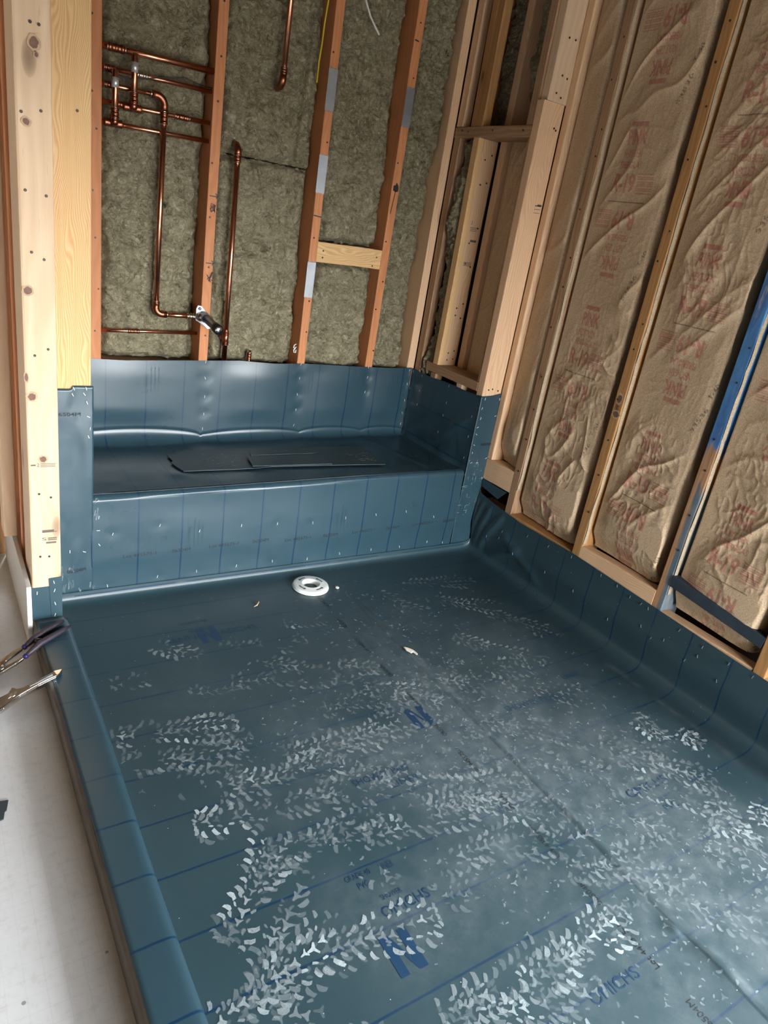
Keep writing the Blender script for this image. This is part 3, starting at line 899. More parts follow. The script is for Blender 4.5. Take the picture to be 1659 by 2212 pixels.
# paper flanges folded over the stud sides (part of the wall)
for k, (a, b) in enumerate(YS[:3]):
    zz = np.linspace(0.30 if k else 0.36, 2.38, 240)
    xx = np.linspace(0.003, 0.016, 4)
    Xg, Zg = np.meshgrid(xx, zz, indexing='ij')
    Yg = a - 0.0015 - 0.0035 * np.abs(vnoise(Zg * 14, Xg * 30, 70 + k)) - 0.003 * smooth(Xg, 0.010, 0.016)
    Xg = Xg + 0.004 * vnoise(Zg * 9, Zg * 0 + k, 71)
    grid_obj('paper_flange', Xg, Yg, Zg, M['kraft_pale'], wall_right, dict(ink=Zg * 0, dark=Zg * 0), False, 0.0008)

# ------------------------------------------------------------ left wall end
post = lumber('post', M['new_pine'], -1.757, -1.680, -0.152, -0.012, -0.015, TOP, wall_left, 2, 0.006, 0, (0.004, 0), seed=41, label='near pale knotty post at the left of the bench')
jamb = lumber('post', M['grain_fir'], -1.672, -1.567, 0.000, 0.038, 0.0, TOP, wall_left, 2, 0.003, seed=47, label='pale wavy grained post beside the knotty one')
lumber('stud', M['old_fir'], -1.756, -1.700, 0.055, 0.093, 0.0, TOP, wall_left, 2, 0.004, seed=43)
lumber('stud', M['new_pine'], -1.797, -1.759, 0.12, 0.21, 0.19, TOP, wall_left, 2, 0.004, seed=44, label='dull knotty stud in the shade at the left edge')
lumber('stud', M['old_fir'], -1.756, -1.690, 0.33, 0.368, 0.0, TOP, wall_left, 2, 0.004, seed=45)
slab('plywood_sheet', -2.05, -1.770, 0.42, 0.435, -0.02, TOP, M['plywood'], wall_left)
nails(wall_left, [(x, -0.1535, z) for x, z in ((-1.72,1.535),(-1.703,1.534),(-1.743,1.36),(-1.703,1.369),(-1.74,1.2),(-1.696,1.194),(-1.731,1.065),(-1.704,1.051),(-1.7,0.835),(-1.731,0.818),(-1.731,0.441),(-1.702,0.429),(-1.733,0.25),(-1.71,0.248))], (0, -1, 0))
nails(wall_left, [(x, -0.0015, z) for x, z in ((-1.635, 1.655), (-1.618, 1.648), (-1.592, 1.64), (-1.578, 1.635), (-1.60, 1.395))], (0, -1, 0))
st = Print()
st.text('2', -1.735, 0.520, 0.006, 0.010); st.line((-1.750, 0.525), (-1.738, 0.525), 0.004)
for k in range(3): st.line((-1.727, 0.520 + 0.004 * k), (-1.690, 0.520 + 0.004 * k), 0.0014)
st.line((-1.727, 0.328), (-1.697, 0.328), 0.008); st.line((-1.696, 0.326), (-1.690, 0.326), 0.002)
st.text('S', -1.728, 0.300, 0.011, 0.009)
for k in range(2): st.line((-1.713, 0.301 + 0.005 * k), (-1.690, 0.301 + 0.005 * k), 0.003)
st.line((-1.718, 0.292), (-1.692, 0.292), 0.005)
st.obj('grade_stamp', M['grade_ink'], wall_left, lambda u, v: (u + 0.0008, -0.1545, v))


def knot(parent, c, w, h, nrm, seed):
    """a flat knot in the wood with its resin halo"""
    rk = random.Random(seed)
    for name, k, mat, dz in (('knot_halo', 1.5, 'knot_halo', 0.0003), ('knot', 1.0, 'knot', 0.0006)):
        pts = []
        for i in range(18):
            a = 2 * PI * i / 18
            r = 1 + rk.uniform(-0.12, 0.12)
            pts.append((math.cos(a) * w * k * r, math.sin(a) * h * (k if k == 1 else 1.5) * r))
        q = Vector(nrm).to_track_quat('Z', 'Y').to_matrix().to_4x4()
        q.translation = Vector(c)
        prism(name, pts, 0, dz, M[mat], parent, 0, q)


for k, (x, z, w, h) in enumerate(((-1.714, 1.498, 0.009, 0.011), (-1.710, 1.476, 0.004, 0.005), (-1.734, 1.342, 0.007, 0.007), (-1.742, 0.976, 0.009, 0.009), (-1.752, 0.762, 0.004, 0.010), (-1.741, 0.712, 0.009, 0.009), (-1.719, 0.541, 0.008, 0.008))):
    knot(wall_left, (x, -0.1536, z), w, h, (0, -1, 0), k)
knot(wall_right, (-0.0006, -0.573, 0.842), 0.009, 0.014, (-1, 0, 0), 21)
knot(wall_right, (-0.0006, -0.576, 0.789), 0.012, 0.010, (-1, 0, 0), 22)
prism('drywall_strip', [(-0.188, -0.0195), (0.40, -0.0195), (0.40, 0.178), (-0.05, 0.176), (-0.182, 0.172)], 0, 0.0125, M['gypsum'], None, 0.0012,
      Matrix(((0, 0, 1, -1.7745), (1, 0, 0, 0), (0, 1, 0, 0), (0, 0, 0, 1))), label='white drywall offcut strip standing on the floor against the left wall', category='drywall')

# ------------------------------------------------------------ niche framing in front of the right wall
niche = empty('niche_frame', (-0.05, 0.25, 0.69), label='pale furring frame with an open niche beside the bench', category='wall framing')


def nl(name, mat, x0, x1, y0, y1, z0, z1, axis=2, **kw):
    o = lumber(name, M[mat], x0, x1, y0, y1, z0, z1, None, axis, **kw)
    o.parent = niche
    o.matrix_parent_inverse = Matrix.Translation(-Vector(niche.location))
    return o


nl('post', 'pink_fir', -0.0985, 0.000, 0.0005, 0.037, 0.50, 1.7365, seed=51, label='broad pale post at the front of the niche')
nl('post', 'new_pine', -0.088, 0.010, 0.0005, 0.037, 1.7375, TOP, lean=(0.004, 0), seed=52, label='upper length of the broad post')
nl('trimmer', 'brown_fir', -0.0965, -0.010, 0.038, 0.075, 1.660, TOP, seed=53)
nl('trimmer', 'brown_fir', -0.0955, -0.010, 0.038, 0.050, 0.738, 1.619, seed=63)
nl('header', 'brown_fir', -0.1000, -0.004, 0.038, 0.487, 1.620, 1.658, axis=1, seed=54, label='level board over the niche')
nl('sill', 'brown_fir', -0.1000, 0.000, 0.038, 0.398, 0.700, 0.737, axis=1, seed=55, label='cracked board under the niche')
nl('stud', 'brown_fir', -0.0975, -0.060, 0.447, 0.487, 0.40, 1.619, seed=56)
nl('stud', 'pink_fir', -0.0965, -0.060, 0.447, 0.487, 1.659, TOP, seed=66)
nl('jamb', 'grain_fir', -0.0985, -0.072, 0.322, 0.358, 0.7375, 1.6195, seed=57)
nl('jamb', 'pink_fir', -0.0715, 0.000, 0.326, 0.360, 0.7375, 1.6195, seed=58, label='pinkish nail dotted jamb at the back of the niche')
nl('jamb', 'brown_fir', -0.0985, -0.060, 0.322, 0.358, 0.40, 0.699, seed=59)
nl('trimmer', 'tan_fir', -0.0985, -0.060, 0.322, 0.358, 1.659, TOP, seed=60)
nl('trimmer', 'tan_fir', -0.0975, -0.060, 0.360, 0.396, 1.659, TOP, seed=61)
nl('cripple', 'pink_fir', -0.0975, -0.060, 0.135, 0.172, 0.40, 0.699, seed=62)
lumber('stud', M['pink_fir'], 0.002, 0.092, 0.278, 0.316, 0.04, TOP, wall_right, 2, 0.006, seed=71, label='stud seen at the back of the niche')
lumber('stud', M['tan_fir'], 0.060, 0.130, 0.095, 0.125, 0.04, TOP, wall_right, 2, 0.003, seed=72)
lumber('stud', M['brown_fir'], 0.002, 0.092, 0.43, 0.468, 0.04, TOP, wall_right, 2, 0.003, seed=73)
for p in [(-0.05, z) for z in (0.76, 0.79, 0.95, 0.98, 1.16, 1.24, 1.46, 1.55)] + [(-0.02, z) for z in (0.765, 0.80, 0.94, 1.0, 1.15, 1.25, 1.30, 1.47, 1.57)]:
    o = bpy.data.objects.new('nail', nail_me); o.location = (p[0], 0.3255, p[1]); o.rotation_euler = (PI / 2, 0, 0)
    link(o, niche); o.matrix_parent_inverse = Matrix.Translation(-Vector(niche.location))
for p in [(-0.07, 0.715), (-0.05, 0.718), (-0.02, 0.712), (-0.045, 1.82), (-0.02, 1.815), (-0.05, 1.93), (-0.02, 1.93), (-0.055, 1.765), (-0.03, 1.755), (-0.03, 1.66), (-0.02, 1.655)]:
    o = bpy.data.objects.new('nail', nail_me); o.location = (p[0], -0.001, p[1]); o.rotation_euler = (PI / 2, 0, 0)
    link(o, niche); o.matrix_parent_inverse = Matrix.Translation(-Vector(niche.location))
for p in [(0.44, 1.645), (0.40, 1.64), (0.25, 1.643), (0.08, 1.642)]:
    o = bpy.data.objects.new('nail', nail_me); o.location = (-0.1008, p[0], p[1]); o.rotation_euler = (0, -PI / 2, 0)
    link(o, niche); o.matrix_parent_inverse = Matrix.Translation(-Vector(niche.location))
st = Print()
for (u, z, w) in ((-0.060, 1.165, 0.040), (-0.060, 1.300, 0.035)):
    for k in range(3): st.line((u, z - 0.006 * k), (u + w, z - 0.006 * k), 0.002)
st.text('2', -0.060, 1.312, 0.008, 0.012); st.line((-0.048, 1.250), (-0.018, 1.250), 0.008)
g = st.obj('grade_stamp', M['grade_ink'], None, lambda u, v: (u, 0.3248, v)); g.parent = niche; g.matrix_parent_inverse = Matrix.Translation(-Vector(niche.location))
st = Print()
for k in range(3): st.line((-0.040, 1.405 - 0.012 * k), (-0.010, 1.407 - 0.012 * k), 0.003 if k == 0 else 0.0015)
st.line((-0.028, 1.408), (-0.008, 1.409), 0.007)
g = st.obj('grade_stamp', M['grade_ink'], None, lambda u, v: (u, -0.0010, v)); g.parent = niche; g.matrix_parent_inverse = Matrix.Translation(-Vector(niche.location))
# wool and paper inside the niche wall
wool_batt('insulation_batt', 'y', 0.359, 0.446, 0.66, 1.618, -0.088, 'ragged mineral wool strip wedged between two niche studs', 81, rough=1.2, step=0.004)
wool_batt('insulation_batt', 'y', 0.317, 0.429, 1.66, 2.40, 0.030, 'dark mineral wool batt above the niche, left of the stud', 82, rough=1.5)
wool_batt('insulation_batt', 'y', 0.126, 0.277, 1.66, 2.40, 0.035, 'dark mineral wool batt above the niche, right of the stud', 83, rough=1.5)
kraft_batt(0.126, 0.2775, 0.40, 1.655, 0, [], 'crumpled kraft batt deep inside the niche', 66, 0.004, 1.2, 1.0, False)

# ------------------------------------------------------------ shower pan liner
curb = lumber('shower_curb', M['brown_fir'], -1.7575, -1.677, -2.60, -0.1535, -0.0195, 0.038, None, 1, 0.004, seed=91,
              label='low wooden curb under the liner along the left of the pan', category='curb')

pan = empty('shower_pan_liner', (-0.8, -1.0, 0.0), label='scuffed teal sheet liner lining the shower floor and lower right wall', category='waterproofing')


def to(parent, o):
    o.parent = parent
    o.matrix_parent_inverse = Matrix.Translation(-Vector(parent.location))
    return o


def dens(pts, maxlen):
    out = [pts[0]]
    for a, b in zip(pts, pts[1:]):
        n = max(1, int(math.dist(a, b) / maxlen))
        for k in range(1, n + 1):
            out.append(tuple(a[i] + (b[i] - a[i]) * k / n for i in range(len(a))))
    return out


def walltop(y):
    return np.interp(-y, [0, 0.02, 0.09, 0.16, 0.28, 0.45, 0.57, 1.35, 2.6], [0.300, 0.272, 0.262, 0.256, 0.247, 0.251, 0.254, 0.229, 0.215])


prof = dens([(-1.674, -0.0005), (-1.60, 0.0)], 0.008)[:-1] + dens([(-1.60, 0.0), (-0.755, 0.0)], 0.0085)[:-1] + dens([(-0.755, 0.0), (-0.700, 0.0)], 0.0024)[:-1] + dens([(-0.700, 0.0), (-0.075, 0.0)], 0.0085)[:-1] + [(-0.075, 0.0), (-0.060, 0.0004), (-0.045, 0.0012), (-0.030, 0.003), (-0.018, 0.006), (-0.008, 0.011), (0.0, 0.018), (0.005, 0.027), (0.007, 0.038)]
prof += dens([(0.007, 0.038), (0.004, 0.065), (-0.002, 0.095), (-0.0065, 0.125), (-0.0065, 0.150), (-0.0035, 0.18), (-0.0025, 0.22), (-0.002, 0.25)], 0.010)[1:]
ys = list(np.arange(-2.58, -0.06, 0.0085)) + [-0.055, -0.045, -0.036, -0.028, -0.022, -0.017, -0.013, -0.0105, -0.009, -0.0082, -0.0078, -0.0076]
yz = np.interp(ys, [-3, -0.045, -0.036, -0.028, -0.022, -0.017, -0.013, -0.0105, -0.009, -0.0082, -0.0078, -0.0076], [0, 0, 0.0004, 0.0012, 0.0026, 0.0048, 0.0078, 0.0115, 0.016, 0.021, 0.027, 0.034])
PX = np.array([p[0] for p in prof])[:, None] + 0 * np.array(ys)[None, :]
PZ = np.array([p[1] for p in prof])[:, None] + 0 * np.array(ys)[None, :]
PY = 0 * PX + np.array(ys)[None, :]
wallw = smooth(PZ, 0.010, 0.055)
hf = hfloor(PX, PY) * smooth(-PY, 0.02, 0.06) * (1 - wallw) * smooth(PX, -1.664, -1.64)
# rounded dirt free swell where the sheet meets the bench
Zp = PZ * (1 + wallw * (walltop(PY) / 0.25 - 1)) + hf + (yz[None, :] + 0 * PX) * (1 - wallw)
# creases of the right upturn
fold = 0
for (y0, z0, y1, z1, w, a) in ((-0.03, 0.02, -0.10, 0.24, 0.012, 0.008), (-0.06, 0.03, -0.17, 0.22, 0.014, 0.009), (-0.12, 0.02, -0.30, 0.13, 0.016, 0.007), (-0.02, 0.10, -0.05, 0.27, 0.010, 0.006), (-0.20, 0.16, -0.42, 0.06, 0.020, 0.005)):
    dy, dz = y1 - y0, z1 - z0; ln = math.hypot(dy, dz)
    s = ((PY - y0) * dy + (Zp - z0) * dz) / ln
    q = ((PY - y0) * -dz + (Zp - z0) * dy) / ln
    fold = fold + a * np.exp(-(q / w) ** 2) * smooth(s, -0.03, 0.03) * (1 - smooth(s, ln - 0.02, ln + 0.04))
Xp = PX - wallw * (fold + 0.0022 * vnoise(PY * 5, Zp * 9, 21) + 0.004 * gauss(PY, -0.014, 0.007)) * smooth(0.27 - Zp, 0.0, 0.06)
Xp = Xp - wallw * 0.002
dust = np.zeros_like(PX)
for k, (bx, by, sx, sy, a) in enumerate([(-0.85, -0.85, 0.28, 0.35, 0.8), (-0.62, -1.05, 0.25, 0.30, 0.9), (-0.45, -1.25, 0.25, 0.35, 0.9), (-1.15, -0.95, 0.30, 0.25, 0.55), (-0.95, -1.30, 0.25, 0.25, 0.7), (-0.62, -1.55, 0.22, 0.30, 0.9),
                                          (-0.70, -0.45, 0.30, 0.22, 0.45), (-0.30, -1.60, 0.25, 0.30, 0.8), (-1.28, -1.35, 0.12, 0.18, 0.5), (-1.40, -0.60, 0.12, 0.25, 0.35), (-0.95, -1.75, 0.20, 0.20, 0.6), (-0.35, -0.80, 0.2, 0.3, 0.5)]):
    dust = dust + a * np.exp(-((PX - bx) / sx) ** 2 - ((PY - by) / sy) ** 2)
dust = np.clip(dust * (0.75 + 0.6 * fbm(PX * 5, PY * 5, 31, 3)), 0, 1.2)
dust = dust + 0.7 * gauss(PX, SEAM + 0.02, 0.02) * np.clip(fbm(PX * 30, PY * 12, 33, 3), 0, 1) * smooth(-PY, 0.15, 0.5)
dust = dust + 0.9 * gauss(PX, -0.10 + 0.03 * vnoise(PY * 4, PY * 0, 36), 0.012) * smooth(-PY, 0.55, 0.85) * np.clip(0.5 + fbm(PX * 20, PY * 14, 35, 3), 0, 1)
dust = dust * (1 - wallw)
lc = PY + 0.123 + 0.008 * smooth(PX, SEAM, SEAM + 0.004) - 0.028 * (PX - SEAM) * (PX > SEAM) * 0.9
lc = lc * (0.1417 / 0.1407)
to(pan, grid_obj('pan_sheet', Xp, PY, Zp, M['pvc_floor'], None, dict(lc=lc, dust=dust), True, 0.0))

# curb wrap
cp = [(-1.7515, 0.0440), (-1.7495, 0.0462)] + dens([(-1.7495, 0.0462), (-1.688, 0.0470)], 0.008)[1:] + [(-1.680, 0.0462), (-1.674, 0.0436), (-1.6695, 0.0385), (-1.667, 0.031), (-1.6655, 0.020), (-1.6645, 0.010), (-1.664, -0.001)]
cy = np.arange(-2.58, -0.150, 0.02)
CX = np.array([p[0] for p in cp])[:, None] + 0.0035 * vnoise(cy * 1.7, cy * 0 + 3, 41)[None, :] * (np.arange(len(cp)) > len(cp) - 9)[:, None]
CZ = np.array([p[1] for p in cp])[:, None] + 0 * cy[None, :] + 0.0008 * vnoise(np.array([p[0] for p in cp])[:, None] * 20, cy[None, :] * 6, 42)
CY = 0 * CX + cy[None, :]
to(pan, grid_obj('curb_wrap', CX, CY, CZ, M['pvc'], None, dict(lc=(CY + 0.123 + 0.018) * (0.1417 / 0.1407)), True, 0.0016))
# cut edge of the sheet along the outside of the curb
ez = np.array([-0.016, 0.0, 0.016, 0.030, 0.040, 0.0450, 0.0462])
ex = np.array([-1.7590, -1.7600, -1.7612, -1.7622, -1.7610, -1.7570, -1.7500])
EX = ex[:, None] + 0.0015 * vnoise(cy * 3, cy * 0 + 8, 43)[None, :]
EZ = ez[:, None] + 0 * EX; EY = 0 * EX + cy[None, :]
to(pan, grid_obj('curb_edge', EX, EY, EZ, simple('weathered_curb_edge', (0.115, 0.095, 0.075), 0.5, var=0.3, scale=18), None, None, True, 0.0, label='brown grey outer edge of the curb'))

# wraps around the foot of the near post
FY = -0.1545


def panel(name, parent, outline, frame, mat, thick=0.0015, lcfun=None, **props):
    """thin flat piece of sheet from an outline"""
    o = prism(name, outline, 0, thick, mat, None, 0, frame, **props)
    if lcfun:
        at = o.data.attributes.new('lc', 'FLOAT', 'POINT')
        at.data.foreach_set('value', [lcfun(v.co) for v in o.data.vertices])
    return to(parent, o)


FRONT = lambda y: Matrix(((1, 0, 0, 0), (0, 0, -1, y), (0, 1, 0, 0), (0, 0, 0, 1)))
panel('post_wrap', pan, [(-1.758, 0.046), (-1.679, 0.046), (-1.679, 0.152), (-1.7585, 0.152)], FRONT(-0.1535), M['pvc_plain'])
panel('corner_flap', pan, [(-1.7085, 0.040), (-1.679, 0.041), (-1.6785, 0.180), (-1.713, 0.178)], FRONT(-0.1552), M['pvc_plain'])
panel('upper_corner_flap', pan, [(-0.163, 0.331), (-0.121, 0.284), (-0.012, 0.300), (-0.010, 0.333)],
      Matrix(((0, 0, -1, -0.0005), (1, 0, 0, 0), (0, 1, 0, 0), (0, 0, 0, 1))), M['pvc_plain'])

# boot prints: light dust left by the lugs of a sole
rb = random.Random(5)


def lug_shapes():
    L = []
    # (cx, cy, shape) in a sole 0.30 long (x) and 0.105 wide (y); x = 0 at the heel

    def wedge(cx, cy, a, w=0.020, h=0.010, bend=0.35):
        pts = []
        for s in np.linspace(-1, 1, 4): pts.append((s * w / 2, h / 2 - bend * h * (1 - s * s) - h * 0.35 * abs(s)))
        for s in np.linspace(1, -1, 4): pts.append((s * w / 2 * 0.9, -h / 2 - bend * h * (1 - s * s) * 0.9))
        c, sn = math.cos(a), math.sin(a)
        return [(cx + x * c - y * sn, cy + x * sn + y * c) for x, y in pts]

    def star(cx, cy, a, r=0.013):
        pts = []
        for k in range(3):
            an = a + k * 2 * PI / 3
            pts.append((cx + r * math.cos(an - 0.13), cy + r * math.sin(an - 0.13)))
            pts.append((cx + r * math.cos(an + 0.13), cy + r * math.sin(an + 0.13)))
            pts.append((cx + r * 0.34 * math.cos(an + PI / 3), cy + r * 0.34 * math.sin(an + PI / 3)))
        return pts

    def blade(cx, cy, a, w=0.013, h=0.006):
        c, sn = math.cos(a), math.sin(a)
        return [(cx + x * c - y * sn, cy + x * sn + y * c) for x, y in ((-w / 2, -h / 2), (w / 2 * 0.6, -h / 2), (w / 2, h * 0.1), (w * 0.2, h / 2), (-w / 2 * 0.8, h * 0.3))]
    half = lambda x: 0.034 + 0.017 * smooth(np.array(x), 0.12, 0.24) - 0.006 * gauss(np.array(x), 0.115, 0.03) - 0.030 * smooth(np.array(x), 0.255, 0.31)
    for k in range(13):
        x = 0.012 + k * 0.0225
        hw = float(half(x))
        L.append((x, wedge(x, hw, 1.05, 0.021, 0.011))); L.append((x, wedge(x, -hw, -1.05, 0.021, 0.011)))
        L.append((x, blade(x + 0.010, hw * 0.55, 0.5))); L.append((x, blade(x + 0.010, -hw * 0.55, -0.5)))
        if k % 1 == 0: L.append((x, star(x + 0.004, 0.0, PI, 0.012)))
    for k in range(5):
        an = -1.0 + 0.5 * k
        L.append((0.0, wedge(-0.002 - 0.010 * math.cos(an), 0.030 * math.sin(an), PI / 2 + an * 0.3, 0.016, 0.009)))
        L.append((0.30, wedge(0.292 + 0.008 * math.cos(an), 0.022 * math.sin(an), PI / 2 - an * 0.3, 0.014, 0.008)))
    return L


LUGS = lug_shapes()
DV, DF, DA = [], [], []


def add_mark(pts, alpha):
    n0 = len(DV)
    for x, y in pts:
        DV.append((x, y)); DA.append(alpha)
    DF.append(list(range(n0, n0 + len(pts))))


def boot(hx, hy, tx, ty, s):
    dx, dy = tx - hx, ty - hy
    ln = math.hypot(dx, dy); ang = math.atan2(dy, dx) + rb.uniform(-0.08, 0.08)
    part = ln < 0.14
    full = 0.30 if not part else ln
    x0 = 0.0 if part else rb.uniform(0, 0.05)
    ox, oy = (hx + tx) / 2 - math.cos(ang) * 0.15, (hy + ty) / 2 - math.sin(ang) * 0.15
    if part: ox, oy = hx, hy
    sd = rb.randint(0, 9999)
    sc = rb.uniform(0.92, 1.04)
    for lx, pts in LUGS:
        if part and lx > ln * 0.95: continue
        cx = sum(p[0] for p in pts) / len(pts); cy = sum(p[1] for p in pts) / len(pts)
        k = float(vnoise(np.array(cx * 14 + sd), np.array(cy * 22), sd))
        a = s * (0.58 + 0.95 * k) * rb.uniform(0.4, 1.15)
        if not part:
            e = abs(lx - 0.15) / 0.15
            a *= 1.0 - 0.45 * max(0, e - 0.5) * 2
        if a < 0.10: continue
        if rb.random() < 0.10: continue
        j = rb.uniform(-0.003, 0.003); ja = rb.uniform(-0.35, 0.35); js = sc * rb.uniform(0.8, 1.2)
        pp = []
        for x, y in pts:
            x2 = cx + ((x - cx) * math.cos(ja) - (y - cy) * math.sin(ja)) * js + j
            y2 = cy + ((x - cx) * math.sin(ja) + (y - cy) * math.cos(ja)) * js + j
            x2 += rb.uniform(-0.0011, 0.0011); y2 += rb.uniform(-0.0011, 0.0011)
            pp.append((ox + x2 * math.cos(ang) - y2 * math.sin(ang), oy + x2 * math.sin(ang) + y2 * math.cos(ang)))
        add_mark(pp, min(0.95, a))


for b in DATA_BOOT: boot(*b)
for b in DATA_BOOT[:26]:
    if b[4] > 0.4: boot(b[0] + rb.uniform(-0.03, 0.03), b[1] + rb.uniform(-0.03, 0.03), b[2] + rb.uniform(-0.03, 0.03), b[3] + rb.uniform(-0.03, 0.03), b[4] * 0.40)
# faint half rubbed marks everywhere people walked
for k in range(6500):
    cx, cy = rb.uniform(-1.55, -0.12), rb.uniform(-1.95, -0.12)
    w = sum(a * math.exp(-((cx - bx) / sx) ** 2 - ((cy - by) / sy) ** 2) for bx, by, sx, sy, a in ((-0.75, -0.95, 0.35, 0.40, 1.0), (-0.45, -1.30, 0.25, 0.4, 1.0), (-1.05, -0.95, 0.35, 0.25, 0.6), (-0.65, -0.35, 0.25, 0.2, 0.45), (-0.75, -1.55, 0.25, 0.25, 0.8)))
    if rb.random() > w: continue
    _, pts = LUGS[rb.randrange(len(LUGS))]
    mx = sum(p[0] for p in pts) / len(pts); my = sum(p[1] for p in pts) / len(pts)
    an = rb.uniform(-0.5, 0.5); js = rb.uniform(0.3, 0.85)
    add_mark([(cx + ((x - mx) * math.cos(an) - (y - my) * math.sin(an)) * js, cy + ((x - mx) * math.sin(an) + (y - my) * math.cos(an)) * js * 0.8) for x, y in pts], rb.uniform(0.06, 0.34))
dv = np.array(DV)
ok = (dv[:, 0] > -1.655) & (dv[:, 0] < -0.02) & (dv[:, 1] < -0.05)
hz = hfloor(dv[:, 0], dv[:, 1]) + 0.0009
me = bpy.data.meshes.new('boot_prints')
me.from_pydata([(x, y, z) for (x, y), z in zip(DV, hz)], [], [f for f in DF if all(ok[i] for i in f)])
at = me.attributes.new('alpha', 'FLOAT', 'POINT'); at.data.foreach_set('value', DA)
me.materials.append(M['dust'])
o = bpy.data.objects.new('boot_prints', me); link(o); to(pan, o)
o['kind'] = 'stuff'; o['label'] = 'pale dusty boot prints over the liner'

# printing on the floor sheet
FZ = lambda u, v: (u, v, float(hfloor(u, v)) + 0.0006)
pb = Print()
for (nx, ny, tx0, ty0) in ((-1.322, -1.487, 0, 0), (-1.315, -0.355, -1.40, -0.315), (-0.90, -0.93, -0.98, -0.84)):
    w, h = 0.062, 0.085
    s = 0.020
    pb.add(np.array([(nx, ny), (nx + s, ny), (nx + s, ny + h - 0.020), (nx + s, ny + h), (nx, ny + h), (nx + w - s, ny), (nx + w, ny), (nx + w, ny + h), (nx + w - s, ny + h), (nx + w - s, ny + 0.020)]),
           [(0, 1, 3), (0, 3, 4), (5, 6, 7), (5, 7, 8), (3, 2, 5), (3, 5, 9)])
pb.text('OMICHS', -1.285, -1.372, 0.115, 0.024, 0.02)
pb.text('PVC', -1.300, -1.295, 0.026, 0.015, 0.0)
pb.text('GRADE 40', -1.318, -1.270, 0.060, 0.014, 0.0)
pb.text('SHOWER', -1.270, -1.335, 0.050, 0.012, 0.0)
pb.text('LINER', -1.235, -1.275, 0.034, 0.018, 0.0)
pb.text('HENNO OASICHS', -1.425, -0.325, 0.30, 0.026, 0.0)
pb.text('SHOWER', -1.335, -0.285, 0.080, 0.012, 0.0)
pb.text('GRADE 40', -1.350, -0.235, 0.085, 0.012, 0.0)
pb.text('SHOWER PAN', -0.60, -0.965, 0.20, 0.022, 0.0)
pb.text('LINER', -0.30, -0.905, 0.075, 0.020, 0.0)
pb.text('OMICHS', -0.52, -1.36, 0.16, 0.026, 0.0)
pb.text('PVC', -0.46, -1.43, 0.05, 0.020, 0.0)
pb.text('OMICHS', -1.02, -1.69, 0.13, 0.024, 0.0)
pb.text('SHOWER PAN', -1.17, -1.045, 0.16, 0.020, 0.0)
pb.text('LINER', -1.08, -1.085, 0.08, 0.020, 0.0)
pb.objs('printed_lettering', M['blue_ink'], pan, FZ)
pb = Print()
for k in range(8):
    y = -1.88 + 0.2835 * k * 0.9945
    pb.text('Lot 445575-1', -0.838 + 0.004 * (k % 2), y + 0.185, 0.100, 0.014, PI / 2)
    pb.text('06504M', -0.836, y + 0.055, 0.062, 0.015, PI / 2)
pb.objs('ink_code', M['black_ink'], pan, FZ)

# ------------------------------------------------------------ bench liner
bench = empty('bench_liner', (-0.8, 0.25, 0.0), label='teal sheet liner wrapped over the bench seat, front and back', category='waterproofing')
xs = np.arange(-1.5690, -0.0990, 0.0085)
spans = [-1.60, -1.068, -0.640, -0.335, -0.100]


def spanphase(x):
    s = np.zeros_like(x)
    for a, b in zip(spans, spans[1:]):
        t = np.clip((x - a) / (b - a), 0, 1)
        s = np.maximum(s, np.where((x >= a) & (x <= b), np.sin(PI * t), 0))
    return s


ph = spanphase(xs)
amp = np.interp(xs, [-1.6, -1.068, -1.05, -0.64, -0.1], [1.0, 1.0, 0.55, 0.6, 0.45])
seatz = 0.3585 + 0.0125 * smooth(xs, -1.5, -0.3)
rows = []
# front, from the floor up
for z in np.arange(0.030, 0.335, 0.010): rows.append(('f', z))
for k in range(11): rows.append(('e', k / 10))
for y in np.arange(0.028, 0.425, 0.010): rows.append(('s', y))
for k in range(15): rows.append(('c', k / 14))
for k in range(28): rows.append(('b', k / 27))
BX = np.repeat(xs[None, :], len(rows), 0); BY = np.zeros_like(BX); BZ = np.zeros_like(BX)
R = 0.020
cR = 0.018 + 0.040 * amp * np.sqrt(ph + 1e-6)
topz = np.interp(xs, [-1.57, -1.36, -1.07, -0.93, -0.78, -0.64, -0.35, -0.21, -0.10], [0.672, 0.668, 0.678, 0.683, 0.677, 0.682, 0.678, 0.679, 0.683])
for i, (kind, v) in enumerate(rows):
    if kind == 'f':
        t = v / 0.335
        BY[i] = -0.0035; BZ[i] = 0.030 + (v - 0.030) / (0.335 - 0.030) * (seatz - R - 0.030)
    elif kind == 'e':
        a = v * PI / 2
        BY[i] = -0.0035 + R * (1 - np.cos(a)); BZ[i] = seatz - R + R * np.sin(a)
    elif kind == 's':
        BY[i] = -0.0035 + R + (v - 0.028) / (0.425 - 0.028) * (0.491 - cR - R + 0.0035)
        BZ[i] = seatz
    elif kind == 'c':
        a = v * PI / 2
        BY[i] = 0.491 - cR + cR * np.sin(a); BZ[i] = seatz + cR * (1 - np.cos(a)) * 1.0
    else:
        BY[i] = 0.491; BZ[i] = seatz + cR + v * (topz - seatz - cR)
back = smooth(BZ, 0.42, 0.50) * smooth(BY, 0.40, 0.48)
pil = 0.007 * ph[None, :] ** 1.2 * smooth(0.70 - BZ, 0.0, 0.10)
pil = pil + 0.0018 * fbm(BX * 3.5, BZ * 5, 55, 2) * (0.4 + ph[None, :])
BY = BY - back * pil
frontw = (BZ < seatz[None, :] - 0.012) & (BY < 0.01)
